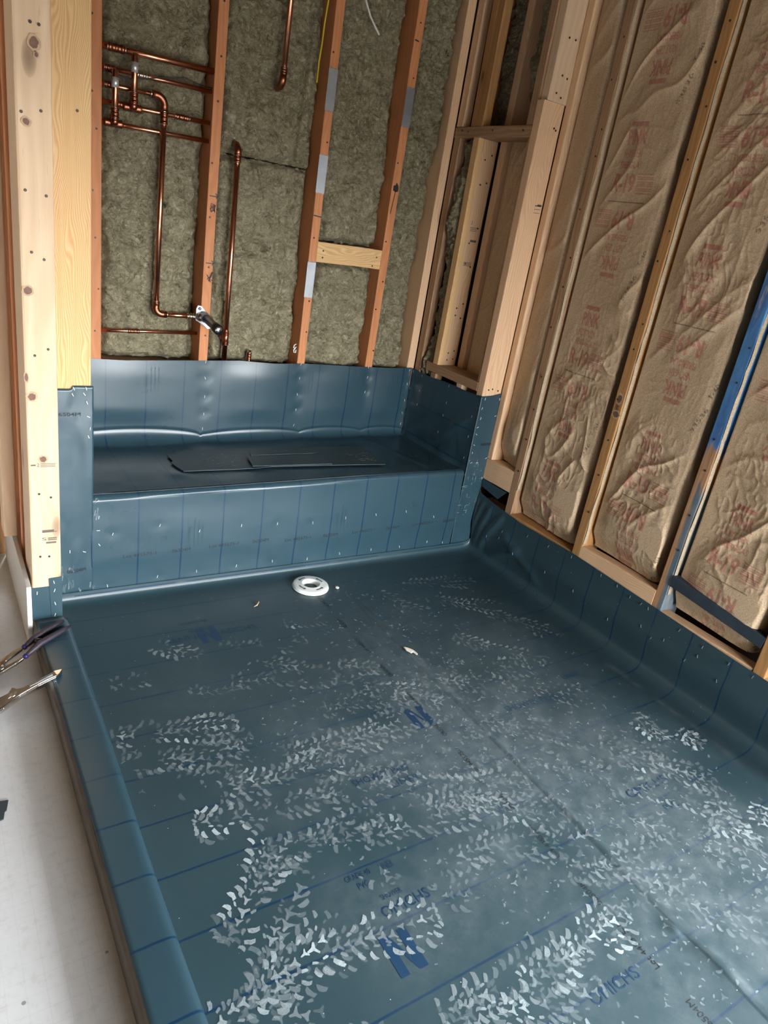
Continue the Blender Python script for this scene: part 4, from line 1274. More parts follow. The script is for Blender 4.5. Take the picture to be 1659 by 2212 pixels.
bulge = 0.003 * (1 + vnoise(BX * 2.2, BZ * 4, 58)) * smooth(BZ, 0.05, 0.15) * (1 - smooth(BZ, 0.20, 0.33)) + 0.002 * fbm(BX * 3 + BZ * 2, BZ * 5, 57, 3) * smooth(BZ, 0.04, 0.12)
BY = BY - frontw * bulge * (0.25 + 0.75 * smooth(BZ, 0.05, 0.15))
seatw = smooth(BY, 0.03, 0.07) * (1 - smooth(BY, 0.40, 0.44)) * (BZ < seatz[None, :] + 0.02)
BZ = BZ + seatw * (0.0016 * fbm(BX * 4, BY * 5, 59, 3) + 0.004 * gauss(BX, -1.26, 0.03) * gauss(BY, 0.14, 0.03) + 0.004 * gauss(BX + 0.25 * BY, -0.24, 0.016) * smooth(BY, 0.05, 0.1))
for (sx, sy, sz) in DATA_BACK:
    BY = BY + back * 0.0045 * np.exp(-((BX - sx) / 0.018) ** 2 - ((BZ - sz) / 0.014) ** 2)
BY = np.where(back > 0.5, np.minimum(BY, 0.4925), BY)
for (sx, sy, sz) in DATA_FRONT:
    BY = BY + frontw * 0.0015 * np.exp(-((BX - sx) / 0.02) ** 2 - ((BZ - sz) / 0.014) ** 2)
BY = np.where(frontw, np.minimum(BY, -0.0012), BY)
to(bench, grid_obj('bench_sheet', BX, BY, BZ, M['pvc'], None, dict(lc=BX + 0.222 + 0.07085), False, 0.0))

# alcove side panel
sy = np.linspace(0.0, 0.4915, 62); sz_ = np.linspace(0, 1, 42)
SY, ST = np.meshgrid(sy, sz_, indexing='ij')
stop = np.interp(SY, [0, 0.028, 0.108, 0.173, 0.249, 0.327, 0.389, 0.4915], [0.691, 0.686, 0.683, 0.685, 0.684, 0.678, 0.677, 0.682])
sbot = 0.355
SZ = sbot + ST * (stop - sbot)
SX = -0.1015 - 0.0035 * smooth(0.68 - SZ, 0, 0.08) * (0.5 + fbm(SY * 7, SZ * 6, 62, 3)) - 0.016 * gauss(SZ, 0.352, 0.030) * smooth(SY, 0.02, 0.15) - 0.004 * gauss(SY, 0.482, 0.012)
SX = SX - 0.006 * gauss(SY * 0.8 + SZ, 0.62, 0.03) * smooth(SZ, 0.37, 0.45) * (1 - smooth(SZ, 0.55, 0.66))
to(bench, grid_obj('side_panel', SX, SY, SZ, M['pvc'], None, dict(lc=SZ + 0.028), False, 0.0, label='dark side panel at the right end of the bench'))


def jamb_panel(name, x0, x1, z0, topf, seed, wob, y=-0.0045):
    jx = np.linspace(x0, x1, max(8, int((x1 - x0) / 0.005))); jt = np.linspace(0, 1, 80)
    JX, JT = np.meshgrid(jx, jt, indexing='ij')
    JZ = z0 + JT * (topf(JX) - z0)
    JY = y - 0.0010 * fbm(JX * 14, JZ * 6, seed, 3) * wob
    JX = JX + 0.0025 * vnoise(JZ * 6, JZ * 0, seed + 1) * (np.abs(JX - x1) < 0.012)
    return to(bench, grid_obj(name, JX, JY, JZ, M['pvc'], None, dict(lc=JX + 0.222 + 0.07085 - 0.03), False, 0.0016))


jamb_panel('right_jamb_wrap', -0.1030, 0.0010, 0.032, lambda x: np.interp(x, [-0.104, -0.09, -0.05, 0.002], [0.690, 0.689, 0.692, 0.703]), 71, 1.0)
jamb_panel('left_jamb_wrap', -1.672, -1.5625, 0.032, lambda x: np.where(x < -1.621, 0.694, 0.703), 73, 2.2, -0.0050)
# strip of the floor sheet lapped up the bench front, with its printed edge line
pr = Print()
for a, b in ((-1.62, -1.30), (-1.26, -0.70), (-0.66, -0.48), (-0.36, -0.03)):
    pr.line((a, 0.0215), (b, 0.0225), 0.0035)
to(bench, pr.obj('edge_line', M['blue_ink'], None, lambda u, v: (u, -0.0092, v)))

pk = Print(); pf = Print()
for k in range(6):
    x = -1.473 + 0.2855 * k
    zz = 0.138 + 0.004 * math.sin(k * 2)
    if x < -0.15:
        pk.text('Lot 445575-1', x, zz, 0.105, 0.0115, 0.02)
        pk.text('06504M', x + 0.158, zz + 0.001, 0.062, 0.0125, 0.02)
for k, x in enumerate((-1.275, -0.705, -0.135)):
    z = 0.156
    for a, b in (((x, z), (x + 0.020, z + 0.010)), ((x + 0.020, z + 0.010), (x + 0.018, z - 0.002)), ((x + 0.018, z - 0.002), (x, z))): pf.line(a, b, 0.0016)
    pf.text('WARNING', x + 0.020, z + 0.018, 0.055, 0.010, PI / 2)
    for q in range(3): pf.text('to be installed by code', x + 0.036 + 0.014 * q, z + 0.004 * q, 0.105 - 0.02 * q, 0.0055, PI / 2)
fs = lambda u, v: (u, -0.0175, v)


def front_y(u, v):
    i = int(np.clip(round((u - xs[0]) / 0.0085), 1, len(xs) - 2))
    j = int(np.clip((v - 0.030) / (seatz[i] - R - 0.030) * 30.5, 1, 29))
    return min(BY[j, i], BY[j + 1, i], BY[j - 1, i], BY[j, i - 1], BY[j, i + 1]) - 0.0008


pk.objs('ink_code', M['black_ink'], bench, lambda u, v: (u, front_y(u, v) if u < -0.11 else -0.0075, v))
to(bench, pf.obj('warning_print', M['faint_ink'], None, lambda u, v: (u, front_y(u, v) if u < -0.11 else -0.0075, v), label='faint warning text with triangle'))
pf = Print()
for x in (-1.30, -0.665, -0.24):
    z = 0.552
    for a, b in (((x, z), (x + 0.022, z + 0.010)), ((x + 0.022, z + 0.010), (x + 0.020, z - 0.003)), ((x + 0.020, z - 0.003), (x, z))): pf.line(a, b, 0.0018)
    pf.text('WARNING', x + 0.022, z + 0.018, 0.050, 0.011, PI / 2)
    for q in range(3): pf.text('to be installed by code', x + 0.036 + 0.014 * q, z, 0.095, 0.006, PI / 2)


def back_y(u, v):
    i = int(np.clip(round((u - xs[0]) / 0.0085), 1, len(xs) - 2))
    nb = len(rows) - 28
    col = BZ[nb:, i]
    j = nb + int(np.clip(np.searchsorted(col, v), 1, 26))
    return min(BY[j, i], BY[j - 1, i], BY[j, i + 1], BY[j, i - 1]) - 0.0008


to(bench, pf.obj('warning_print', M['faint_ink'], None, lambda u, v: (u, back_y(u, v), v), label='faint warning text on the back of the bench'))
pk = Print()
pk.text('06504M', -0.052, 0.480, 0.050, 0.0125, 0.0); pk.text('06504M', -1.668, 0.615, 0.070, 0.010, 0.0)
pk.text('06504M', -1.640, 0.105, 0.055, 0.012, 0.05)
pk.objs('ink_code', M['black_ink'], bench, lambda u, v: (u, -0.0085, v))

# staples
stb = bmesh.new()
tube_bm(stb, [(0, -0.0045, 0), (0, -0.0045, 0.0012), (0, 0.0045, 0.0012), (0, 0.0045, 0)], 0.0010, 6)
bmesh.ops.recalc_face_normals(stb, faces=stb.faces)
st_me = bpy.data.meshes.new('staple'); stb.to_mesh(st_me); stb.free(); st_me.materials.append(M['staple'])


st_shaded = st_me.copy(); st_shaded.materials.clear(); st_shaded.materials.append(M['shaded_staple'])  # copy of the staple with the shade put into its colour


def staples(parent, pts, nrm, tilt, jit=0.35, off=0.0, dull=False):  # dull picks the copy painted darker for shade
    n = Vector(nrm)
    q = n.to_track_quat('Z', 'Y')
    for p in pts:
        o = bpy.data.objects.new('staple', st_shaded if dull else st_me)
        o.location = Vector(p) + n * off
        o.rotation_euler = (q.to_matrix().to_4x4() @ Matrix.Rotation(tilt + rb.uniform(-jit, jit), 4, 'Z')).to_euler()
        link(o); to(parent, o)


staples(bench, [(x, front_y(x, z) + 0.0005, z) for x, y, z in DATA_FRONT if x < -0.11], (0, -1, 0), 0)
staples(bench, [(x, -0.0070, z) for x, y, z in DATA_LJAMB], (0, -1, 0), 0.9, 1.2)
staples(bench, [(x, -0.0065, z) for x, y, z in DATA_RJAMB], (0, -1, 0), 0.9, 1.3)
staples(bench, [(x, back_y(x, z) + 0.0005, z) for x, y, z in DATA_BACK], (0, -1, 0), 0)
staples(bench, [(float(np.interp(y, sy, SX[:, int(np.clip((z - sbot) / 0.33 * 41, 0, 41))])) - 0.0008, y, z) for x, y, z in DATA_SIDE], (-1, 0, 0), 0, 0.35, 0.0, True)
staples(pan, [(x, -0.1570, z) for x, y, z in DATA_FLAP], (0, -1, 0), 0)
tree_x = lambda y, z: float(Xp[int(np.argmin(np.abs(Zp[:, int(np.argmin(np.abs(np.array(ys) - y)))] - z) + (PX[:, 0] < -0.02) * 9)), int(np.argmin(np.abs(np.array(ys) - y)))]) - 0.0012
staples(pan, [(tree_x(y, z), y, z) for x, y, z in DATA_RIGHT], (-1, 0, 0), 0, 0.4, 0.0, True)

# scuffs where the laps were glued and rubbed
pr = Print(); al = []
for k in range(46):
    x, z = rb.choice([(rb.uniform(-1.668, -1.655), rb.uniform(0.045, 0.12)), (rb.uniform(-1.640, -1.620), rb.uniform(0.05, 0.12)), (rb.uniform(-1.66, -1.56), rb.uniform(0.035, 0.05)), (rb.uniform(-1.565, -1.545), rb.uniform(0.28, 0.35))])
    a = rb.uniform(1.0, 2.0); ln = rb.uniform(0.008, 0.028)
    pr.line((x, z), (x + ln * math.cos(a) * 0.6, z + ln * math.sin(a)), rb.uniform(0.002, 0.005)); al += [rb.uniform(0.08, 0.3)] * 4
for k in range(60):
    x, z = rb.uniform(-0.12, -0.01), rb.uniform(0.17, 0.42)
    if rb.random() > 1.3 - abs(x + 0.07) * 14: continue
    a = rb.choice([rb.uniform(1.2, 1.8), rb.uniform(-0.2, 0.3)]); ln = rb.uniform(0.004, 0.018)
    pr.line((x, z), (x + ln * math.cos(a), z + ln * math.sin(a)), rb.uniform(0.0012, 0.0025)); al += [rb.uniform(0.15, 0.5)] * 4
o = pr.obj('scuff_marks', M['dust'], None, lambda u, v: (u, min(-0.0085, front_y(u, v)), v))
at = o.data.attributes.new('alpha', 'FLOAT', 'POINT'); at.data.foreach_set('value', al)
to(bench, o)

# ------------------------------------------------------------ offcuts on the bench
SZT = 0.3735


def offcut(pts, z, th, label, curl=0.0):
    o = prism('liner_offcut', pts, 0, th, M['pvc_scrap'], None, 0.0004, Matrix.Translation((0, 0, z)), label=label, category='offcut', group='liner offcuts on the bench')
    return o


def seat_at(x): return float(np.interp(x, xs, seatz)) + 0.004


def offcut2(pts, lift, label):
    o = offcut(pts, 0, 0.0022, label)
    for v in o.data.vertices:
        v.co.z += seat_at(v.co.x) + lift + 0.0008 * math.sin(v.co.x * 30)
    return o


offcut2([(-1.247, 0.323), (-1.246, 0.255), (-1.256, 0.245), (-1.249, 0.200), (-1.237, 0.154), (-1.15, 0.150), (-1.07, 0.146), (-0.987, 0.141), (-0.90, 0.150), (-0.80, 0.170), (-0.79, 0.285), (-0.826, 0.300), (-0.862, 0.337), (-0.957, 0.363), (-1.059, 0.355), (-1.168, 0.364)], 0.000,
        'large ragged liner offcut at the left of the scraps on the bench')
offcut2([(-0.92, 0.143), (-0.80, 0.130), (-0.66, 0.118), (-0.55, 0.104), (-0.442, 0.094), (-0.438, 0.165), (-0.428, 0.225), (-0.421, 0.317), (-0.50, 0.326), (-0.609, 0.333), (-0.70, 0.318), (-0.793, 0.285), (-0.86, 0.262)], 0.0030,
        'pointed liner offcut with white scratches at the right of the scraps on the bench')
offcut2([(-0.969, 0.250), (-0.986, 0.147), (-0.83, 0.136), (-0.668, 0.125), (-0.677, 0.165), (-0.656, 0.220), (-0.74, 0.240), (-0.85, 0.247)], 0.0062,
        'narrow liner offcut lying on top of the other scraps')
offcut2([(-0.938, 0.293), (-0.948, 0.258), (-0.80, 0.252), (-0.69, 0.250), (-0.66, 0.262), (-0.80, 0.280)], 0.0062, 'thin liner strip behind the topmost scrap on the bench')
pr = Print()
for k in range(26):
    x, y = rb.uniform(-0.56, -0.46), rb.uniform(0.13, 0.23)
    a = rb.uniform(-0.5, 0.8); ln = rb.uniform(0.006, 0.016)
    pr.line((x, y), (x + ln * math.cos(a), y + ln * math.sin(a)), rb.uniform(0.002, 0.004))
m_scr = Print()
sc_par = [o for o in bpy.data.objects if o.name.startswith('liner_offcut')]
o = pr.obj('scratches', M['dust'], None, lambda u, v: (u, v, seat_at(u) + 0.0030 + 0.0022 + 0.0016))
at = o.data.attributes.new('alpha', 'FLOAT', 'POINT'); at.data.foreach_set('value', [0.85] * len(o.data.vertices))
o.parent = sc_par[1]
pr = Print()
for k in range(40):
    x = rb.uniform(-1.15, -0.98); y = rb.uniform(0.17, 0.30) - (x + 1.06) * 0.2
    pr.line((x, y), (x + rb.uniform(0.006, 0.012), y + rb.uniform(-0.004, 0.002)), 0.0022)
o = pr.obj('scratches', M['dust'], None, lambda u, v: (u, v, seat_at(u) + 0.0022 + 0.0016))
at = o.data.attributes.new('alpha', 'FLOAT', 'POINT'); at.data.foreach_set('value', [0.4] * len(o.data.vertices))
o.parent = sc_par[0]

# ------------------------------------------------------------ drain flange
DX, DY = -0.838, -0.1275
drain = empty('drain_flange', (DX, DY, 0), label='white round plastic drain flange on the liner near the bench', category='drain')


def lathe(name, pr, mat, parent, seg=48, sx=1.0, **props):
    bm = bmesh.new()
    rr = [[bm.verts.new((r * math.cos(2 * PI * k / seg), r * math.sin(2 * PI * k / seg), z)) for k in range(seg)] for r, z in pr]
    for a, b in zip(rr, rr[1:]):
        for k in range(seg): bm.faces.new((a[k], a[(k + 1) % seg], b[(k + 1) % seg], b[k]))
    bmesh.ops.recalc_face_normals(bm, faces=bm.faces)
    o = bm_obj(name, bm, mat, parent, True, **props)
    return o


lathe('flange_ring', [(0.064, 0.002), (0.0655, 0.006), (0.0645, 0.0105), (0.0625, 0.0120), (0.052, 0.0125), (0.040, 0.0135), (0.0345, 0.0150), (0.0325, 0.0150), (0.0305, 0.0125), (0.0285, 0.004), (0.0255, -0.006), (0.0235, -0.012)], M['white_plastic'], drain)
lathe('clamp_base', [(0.067, 0.0005), (0.0675, 0.0025), (0.064, 0.0035), (0.05, 0.0035)], M['white_plastic'], drain)
bm = bmesh.new(); bmesh.ops.create_circle(bm, cap_ends=True, segments=32, radius=0.0236)
for v in bm.verts: v.co.z = -0.0115
bm_obj('drain_hole', bm, M['black'], drain, label='dark hole')
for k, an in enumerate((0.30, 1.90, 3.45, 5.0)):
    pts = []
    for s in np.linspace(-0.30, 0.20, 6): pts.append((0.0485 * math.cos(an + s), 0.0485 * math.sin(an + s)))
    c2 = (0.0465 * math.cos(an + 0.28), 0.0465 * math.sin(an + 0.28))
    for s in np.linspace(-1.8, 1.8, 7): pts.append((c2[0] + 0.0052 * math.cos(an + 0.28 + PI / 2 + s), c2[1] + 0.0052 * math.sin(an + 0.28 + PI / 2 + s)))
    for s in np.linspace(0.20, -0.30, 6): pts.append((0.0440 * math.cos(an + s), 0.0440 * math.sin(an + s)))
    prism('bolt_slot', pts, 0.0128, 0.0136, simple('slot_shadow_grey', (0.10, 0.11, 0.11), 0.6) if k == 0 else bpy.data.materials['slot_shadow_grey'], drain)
for o in drain.children: o.matrix_parent_inverse = Matrix.Identity(4)

# ------------------------------------------------------------ chips on the floor
zc = float(hfloor(-0.71, -0.61)) + 0.003
prism('paper_chip', [(-0.7255, -0.584), (-0.7175, -0.589), (-0.708, -0.602), (-0.7040, -0.610), (-0.7015, -0.632), (-0.7065, -0.636), (-0.7105, -0.617), (-0.7185, -0.621), (-0.7265, -0.601)], zc, zc + 0.004, M['chip'], None, 0.0008, label='torn cream chip lying on the floor seam', category='debris')
tube('wood_shaving', [(-1.089, -0.203, 0.003), (-1.077, -0.199, 0.005), (-1.065, -0.184, 0.006), (-1.059, -0.170, 0.004)], [0.0012, 0.0028, 0.0026, 0.001], M['shaving'], None, 8, label='small curled wood shaving on the floor left of the drain', category='debris')
prism('plaster_crumb', [(-0.754, -0.166), (-0.749, -0.160), (-0.743, -0.164), (-0.742, -0.172), (-0.750, -0.174)], 0.002, 0.008, M['chip'], None, 0.0012, label='tiny pale crumb just right of the drain flange', category='debris')
prism('liner_scrap', [(-1.960, -0.755), (-1.887, -0.768), (-1.893, -0.796), (-1.897, -0.799), (-1.901, -0.819), (-1.960, -0.830)], -0.0195, -0.017, M['pvc_scrap'], None, 0.0004, label='dark pointed liner scrap on the grey floor at the left edge', category='offcut')

# ------------------------------------------------------------ tools at the left edge
pl = empty('pliers', (-1.775, -0.28, 0.047), label='pliers with dark purple handles and blue collars lying across the curb', category='pliers')


def tilted(name, pts, z0, z1, mat, parent, bev, tilt=(0.0, 0.0), base=None, **props):
    o = prism(name, pts, z0, z1, mat, None, bev, None, **props)
    for v in o.data.vertices:
        if base: v.co.z += base(v.co.x, v.co.y)
    return to(parent, o)


# rests on the curb and on the lower floor, so it slopes down to the jaws
zslope = lambda x, y: np.interp(x, [-1.96, -1.87, -1.755, -1.66], [-0.012, 0.004, 0.047, 0.050])
tube_pts = lambda L, dz: [(x, y, float(zslope(x, y)) + dz) for x, y in L]
to(pl, tube('handle_grip', tube_pts([(-1.795, -0.2775), (-1.782, -0.268), (-1.762, -0.2535), (-1.735, -0.234), (-1.706, -0.2145), (-1.684, -0.1995)], 0.009), [0.0055, 0.0080, 0.0088, 0.0080, 0.0068, 0.0045], M['grip'], None, 14))
to(pl, tube('handle_grip', tube_pts([(-1.797, -0.321), (-1.780, -0.309), (-1.757, -0.2925), (-1.728, -0.2735), (-1.698, -0.2530), (-1.672, -0.2335)], 0.009), [0.0055, 0.0082, 0.0088, 0.0080, 0.0066, 0.0042], M['grip'], None, 14))
to(pl, tube('handle_collar', tube_pts([(-1.7985, -0.280), (-1.793, -0.276)], 0.009), [0.0066, 0.0078], M['blue_grip'], None, 14))
to(pl, tube('handle_collar', tube_pts([(-1.801, -0.3235), (-1.795, -0.3195)], 0.009), [0.0066, 0.0080], M['blue_grip'], None, 14))
tilted('jaw', [(-1.797, -0.2745), (-1.801, -0.2845), (-1.842, -0.3060), (-1.866, -0.3300), (-1.905, -0.3440), (-1.925, -0.335), (-1.885, -0.308), (-1.850, -0.2890), (-1.822, -0.2760)], 0.004, 0.013, M['steel'], pl, 0.002, base=zslope)
tilted('jaw', [(-1.799, -0.3180), (-1.803, -0.3285), (-1.822, -0.3360), (-1.852, -0.3440), (-1.905, -0.360), (-1.925, -0.350), (-1.880, -0.330), (-1.850, -0.3210), (-1.822, -0.3225)], 0.003, 0.012, M['steel'], pl, 0.002, base=zslope)
to(pl, tube('pivot', [(-1.856, -0.327, float(zslope(-1.856, 0)) + 0.001), (-1.856, -0.327, float(zslope(-1.856, 0)) + 0.0165)], 0.009, M['steel'], None, 16))
to(pl, tube('spring', tube_pts([(-1.768, -0.270), (-1.760, -0.277), (-1.752, -0.281)], 0.008), [0.006, 0.008, 0.006], M['black'], None, 10))

ct = empty('metal_snips', (-1.80, -0.455, 0.047), label='bright steel cutting tool with a chrome tip pointing over the curb', category='snips')
tilted('tool_body', [(-1.950, -0.470), (-1.900, -0.455), (-1.853, -0.446), (-1.842, -0.430), (-1.832, -0.445), (-1.818, -0.4505), (-1.800, -0.4495), (-1.746, -0.441), (-1.742, -0.4605), (-1.787, -0.4665), (-1.829, -0.473), (-1.867, -0.488), (-1.900, -0.503), (-1.950, -0.520)], 0.002, 0.014, M['steel'], ct, 0.0022, base=zslope)
tilted('chrome_tip', [(-1.7465, -0.4405), (-1.7275, -0.4385), (-1.7255, -0.4420), (-1.7330, -0.4560), (-1.7415, -0.4640), (-1.7430, -0.4580)], 0.003, 0.0155, M['chrome'], ct, 0.0015, base=zslope)
tilted('inlay', [(-1.806, -0.4535), (-1.752, -0.4455), (-1.750, -0.4540), (-1.804, -0.4610)], 0.0135, 0.0148, M['galv'], ct, 0.0005, base=zslope)
tilted('rivet_plate', [(-1.850, -0.4555), (-1.843, -0.4535), (-1.847, -0.4665), (-1.854, -0.4690)], 0.0135, 0.0152, M['chrome'], ct, 0.0005, base=zslope)
tilted('rivet_plate', [(-1.840, -0.4560), (-1.833, -0.4560), (-1.838, -0.4690), (-1.845, -0.4700)], 0.0135, 0.0152, M['chrome'], ct, 0.0005, base=zslope)
tilted('edge_bar', [(-1.95, -0.520), (-1.900, -0.504), (-1.867, -0.489), (-1.829, -0.474), (-1.787, -0.4675), (-1.744, -0.4615), (-1.7435, -0.4650), (-1.787, -0.4715), (-1.829, -0.4785), (-1.867, -0.494), (-1.900, -0.510), (-1.95, -0.527)], 0.001, 0.012, M['chrome'], ct, 0.001, base=zslope)

# ------------------------------------------------------------ copper plumbing
PY0 = 0.508
cop = empty('copper_manifold', (-1.27, PY0, 1.2), label='soldered copper pipe manifold with two capped stubs and a long drop pipe', category='plumbing')
COUP = []


def pipe(parent, a, b, r, mat='copper', **kw): return to(parent, tube('pipe', [a, b], r, M[mat], None, 14, **kw))


def coupling(parent, c, d, r, ln=0.045, mat='copper_dark'):
    d = Vector(d).normalized(); c = Vector(c)
    h = ln / 2
    L = [-h, -h * 0.85, -h * 0.6, -h * 0.55, -h * 0.15, -h * 0.1, h * 0.1, h * 0.15, h * 0.55, h * 0.6, h * 0.85, h]
    Rr = [1.12, 1.32, 1.32, 1.2, 1.2, 1.3, 1.3, 1.2, 1.2, 1.32, 1.32, 1.12]
    to(parent, tube('coupling', [c + d * t for t in L], [r * k for k in Rr], M[mat], None, 14))
    for s in (-1, 1):
        to(parent, tube('solder_ring', [c + d * (s * h * 0.98), c + d * (s * h * 1.12)], [r * 1.16, r * 1.04], M['solder'], None, 14))


def elbow(parent, p, d1, d2, r, R=0.022):
    p = Vector(p); d1 = Vector(d1).normalized(); d2 = Vector(d2).normalized()
    a, b = p - d1 * R, p + d2 * R
    c = p - d1 * R + d2 * R
    pts = [a - d1 * 0.016, a]
    for k in range(1, 8):
        t = k / 8 * PI / 2
        pts.append(c + (-d2) * R * math.cos(t) + d1 * R * math.sin(t))
    pts += [b, b + d2 * 0.016]
    to(parent, tube('elbow', pts, [r * 1.3] + [r * 1.22] * (len(pts) - 2) + [r * 1.3], M['copper_dark'], None, 14))
    to(parent, tube('solder_ring', [a - d1 * 0.015, a - d1 * 0.020], [r * 1.2, r * 1.04], M['solder'], None, 14))
    to(parent, tube('solder_ring', [b + d2 * 0.015, b + d2 * 0.020], [r * 1.2, r * 1.04], M['solder'], None, 14))


def tee(parent, p, d, up, r):
    p = Vector(p); d = Vector(d).normalized(); up = Vector(up).normalized()
    to(parent, tube('tee', [p - d * 0.028, p - d * 0.026, p - d * 0.02, p + d * 0.02, p + d * 0.026, p + d * 0.028], [r * 1.15, r * 1.32, r * 1.24, r * 1.24, r * 1.32, r * 1.15], M['copper_dark'], None, 14))
    to(parent, tube('tee_branch', [p, p + up * 0.022, p + up * 0.028], [r * 1.22, r * 1.3, r * 1.15], M['copper_dark'], None, 14))


r3, r2 = 0.0098, 0.0074
pipe(cop, (-1.462, PY0, 1.6195), (-1.080, PY0, 1.628), r3)
coupling(cop, (-1.398, PY0, 1.6210), (1, 0, 0.02), r3, 0.05)
pipe(cop, (-1.462, PY0 + 0.006, 1.564), (-1.080, PY0 + 0.006, 1.5695), r2)
coupling(cop, (-1.415, PY0 + 0.006, 1.5647), (1, 0, 0.015), r2, 0.03); coupling(cop, (-1.318, PY0 + 0.006, 1.566), (1, 0, 0.015), r2, 0.036, 'solder')
pipe(cop, (-1.462, PY0, 1.5175), (-1.275, PY0, 1.5215), r2)
coupling(cop, (-1.415, PY0, 1.5185), (1, 0, 0.02), r2, 0.03)
elbow(cop, (-1.247, PY0, 1.522), (1, 0, 0.0), (0, 0, -1), r3, 0.026)
coupling(cop, (-1.247, PY0, 1.460), (0, 0, 1), r3, 0.035)
pipe(cop, (-1.247, PY0, 1.49), (-1.253, PY0, 0.865), r3)
coupling(cop, (-1.2525, PY0, 0.872), (0, 0, 1), r3, 0.018)
elbow(cop, (-1.253, PY0, 0.836), (0, 0, -1), (1, 0, 0), r3, 0.022)
pipe(cop, (-1.232, PY0, 0.836), (-1.112, PY0 - 0.004, 0.837), r3 * 0.9)
coupling(cop, (-1.125, PY0 - 0.003, 0.837), (1, 0, 0), r3 * 0.9, 0.028, 'solder')
pipe(cop, (-1.462, PY0 + 0.008, 1.4705), (-1.080, PY0 + 0.008, 1.4765), r2)
coupling(cop, (-1.375, PY0 + 0.006, 1.472), (1, 0, 0.015), r2, 0.035); tee(cop, (-1.348, PY0 - 0.004, 1.469), (1, 0, 0.015), (0, -0.6, 0.8), r3)
coupling(cop, (-1.185, PY0 + 0.008, 1.475), (1, 0, 0.015), r2, 0.044)
pipe(cop, (-1.462, PY0 + 0.010, 1.413), (-1.080, PY0 + 0.010, 1.4215), r2)
tee(cop, (-1.405, PY0 - 0.002, 1.415), (1, 0, 0.02), (0, -0.6, 0.8), r3)
for x, zb, zt in ((-1.348, 1.478, 1.615), (-1.405, 1.424, 1.562)):
    y = PY0 - 0.024
    to(cop, tube('capped_stub', [(x, y, zb), (x, y, zt - 0.004), (x, y, zt)], [r3 * 1.05, r3 * 1.05, r3 * 0.7], M['copper'], None, 14))
    to(cop, tube('label_band', [(x, y, zt - 0.050), (x, y, zt - 0.022)], r3 * 1.12, M['band'], None, 14))
    elbow(cop, (x, y, zb - 0.016), (0, 0.55, -0.84), (0, 0.5, 0.86), r3, 0.003) if False else coupling(cop, (x, y, zb + 0.018), (0, 0, 1), r3, 0.03)
    to(cop, tube('elbow', [(x, y, zb + 0.004), (x, y + 0.004, zb - 0.006), (x, y + 0.014, zb - 0.010)], [r3 * 1.2, r3 * 1.25, r3 * 1.2], M['copper_dark'], None, 14))

low = empty('copper_branch_pipe', (-1.27, 0.53, 0.77), label='thin level copper pipe low on the back wall, just above the liner', category='plumbing')
to(low, tube('pipe', [(-1.462, 0.522, 0.7635), (-1.330, 0.524, 0.767), (-1.080, 0.528, 0.7725)], r2 * 0.9, M['copper'], None, 12))
coupling(low, (-1.325, 0.524, 0.767), (1, 0, 0.02), r2 * 0.9, 0.04)

ris = empty('copper_riser', (-0.988, 0.505, 0.70), label='tall copper riser between the orange studs ending in an elbow', category='plumbing')
pipe(ris, (-0.990, 0.505, 1.392), (-0.987, 0.508, 0.66), r3)
coupling(ris, (-0.9905, 0.505, 1.388), (0, 0, 1), r3, 0.03)
to(ris, tube('elbow', [(-0.990, 0.505, 1.392), (-0.990, 0.507, 1.412), (-0.991, 0.520, 1.428), (-0.991, 0.548, 1.434)], [r3 * 1.22, r3 * 1.3, r3 * 1.3, r3 * 1.2], M['copper_dark'], None, 14))
coupling(ris, (-0.987, 0.508, 0.785), (0, 0, 1), r3, 0.014); coupling(ris, (-0.987, 0.508, 0.745), (0, 0, 1), r3, 0.014)
to(ris, tube('tee', [(-0.987, 0.508, 0.792), (-0.987, 0.508, 0.738)], r3 * 1.22, M['copper_dark'], None, 14))
to(ris, tube('tee_branch', [(-0.987, 0.508, 0.765), (-0.993, 0.535, 0.765)], r3 * 1.22, M['copper_dark'], None, 14))

drp = empty('copper_drop_pipe', (-0.845, 0.505, 1.65), label='copper pipe hanging down from above with an elbow at its end', category='plumbing')
pipe(drp, (-0.838, 0.505, 2.40), (-0.848, 0.505, 1.668), r3)
coupling(drp, (-0.8475, 0.505, 1.685), (0, 0, 1), r3, 0.022)
to(drp, tube('elbow', [(-0.848, 0.505, 1.674), (-0.8485, 0.507, 1.655), (-0.849, 0.518, 1.640), (-0.849, 0.545, 1.634)], [r3 * 1.25, r3 * 1.3, r3 * 1.3, r3 * 1.2], M['copper_dark'], None, 14))

stub = empty('copper_stub', (-0.886, 0.505, 0.69), label='short copper stub with a solder ring peeking over the liner', category='plumbing')
pipe(stub, (-0.887, 0.506, 0.64), (-0.885, 0.506, 0.722), 0.0065)
coupling(stub, (-0.887, 0.506, 0.700), (0, 0, 1), 0.0075, 0.03)

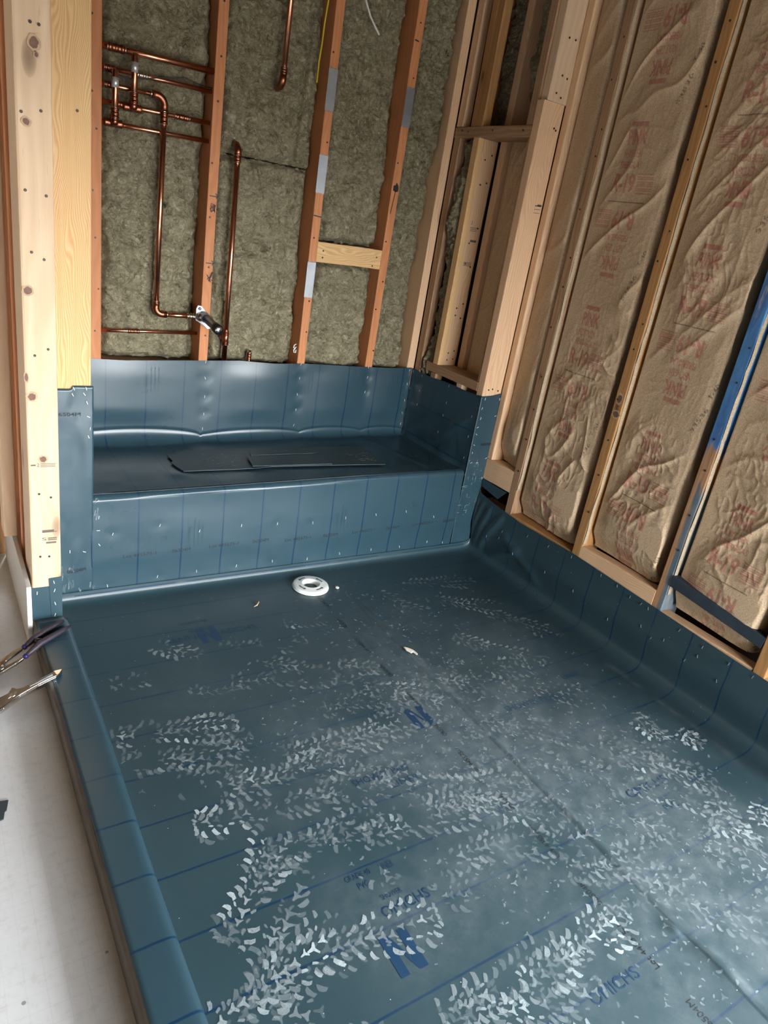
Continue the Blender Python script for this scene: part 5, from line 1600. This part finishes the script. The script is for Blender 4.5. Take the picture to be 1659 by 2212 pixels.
val = empty('shower_valve', (-1.085, 0.488, 0.842), label='black capped shower valve bracketed to the orange stud', category='valve')
to(val, tube('valve_body', [(-1.108, 0.485, 0.840), (-1.100, 0.482, 0.840), (-1.078, 0.478, 0.840)], [0.012, 0.016, 0.013], M['steel'], None, 16))
dv_ = Vector((0.02, -0.95, -0.12)).normalized()
p0 = Vector((-1.084, 0.478, 0.842))
to(val, tube('collar', [p0 - dv_ * 0.004, p0 + dv_ * 0.016], [0.019, 0.0175], M['galv'], None, 20))
to(val, tube('cap', [p0 + dv_ * 0.016, p0 + dv_ * 0.020, p0 + dv_ * 0.105, p0 + dv_ * 0.110, p0 + dv_ * 0.150], [0.0135, 0.0150, 0.0150, 0.0170, 0.0175], M['black'], None, 20))
to(val, tube('cap_end', [p0 + dv_ * 0.149, p0 + dv_ * 0.1515], [0.0150, 0.0135], M['chrome'], None, 20))
fr = Matrix(((1, 0, 0, 0), (0, 0, -1, 0.4935), (0, 1, 0, 0), (0, 0, 0, 1)))
to(val, prism('bracket', [(-1.112, 0.868), (-1.106, 0.880), (-1.092, 0.878), (-1.078, 0.862), (-1.060, 0.828), (-1.052, 0.800), (-1.066, 0.796), (-1.086, 0.812), (-1.112, 0.826)], 0, 0.003, M['galv'], None, 0.0006, fr))
to(val, tube('screw', [(-1.100, 0.490, 0.869), (-1.100, 0.486, 0.869)], 0.005, M['chrome'], None, 10))

# ------------------------------------------------------------ cables
tube('white_cable', [(-0.580, 0.515, 2.06), (-0.576, 0.508, 1.985), (-0.560, 0.500, 1.950), (-0.543, 0.496, 1.920), (-0.522, 0.492, 1.895), (-0.503, 0.488, 1.874)], 0.0034, M['white_cable'], None, 8, label='white cable end hanging in front of the mineral wool at the top', category='cable')
tube('yellow_cable', [(-0.703, 0.50, 2.10), (-0.708, 0.505, 1.925), (-0.712, 0.508, 1.86), (-0.708, 0.52, 1.80), (-0.715, 0.515, 1.74), (-0.712, 0.52, 1.68)], 0.0032, M['yellow_cable'], None, 8, label='yellow cable running down beside the orange stud with nail plates', category='cable')
tube('black_wire', [(-1.425, 0.52, 1.556), (-1.399, 0.500, 1.551), (-1.36, 0.496, 1.546), (-1.329, 0.492, 1.552), (-1.26, 0.494, 1.572), (-1.192, 0.492, 1.587), (-1.150, 0.494, 1.580), (-1.123, 0.496, 1.578), (-1.085, 0.515, 1.58)], 0.0020, M['black'], None, 8, label='thin black wire slung between the copper pipes', category='cable')
clip = empty('cable_clip', (-0.690, 0.515, 0.745), label='small white cable clip on the side of the nail plate stud', category='clip')
to(clip, tube('loop', [(-0.687, 0.51, 0.756), (-0.695, 0.509, 0.752), (-0.697, 0.509, 0.742), (-0.690, 0.509, 0.738), (-0.686, 0.51, 0.745)], 0.0022, M['white_plastic'], None, 8))
to(clip, tube('loop', [(-0.689, 0.509, 0.740), (-0.696, 0.508, 0.733), (-0.694, 0.508, 0.722), (-0.686, 0.509, 0.722), (-0.685, 0.51, 0.733)], 0.0022, M['white_plastic'], None, 8))
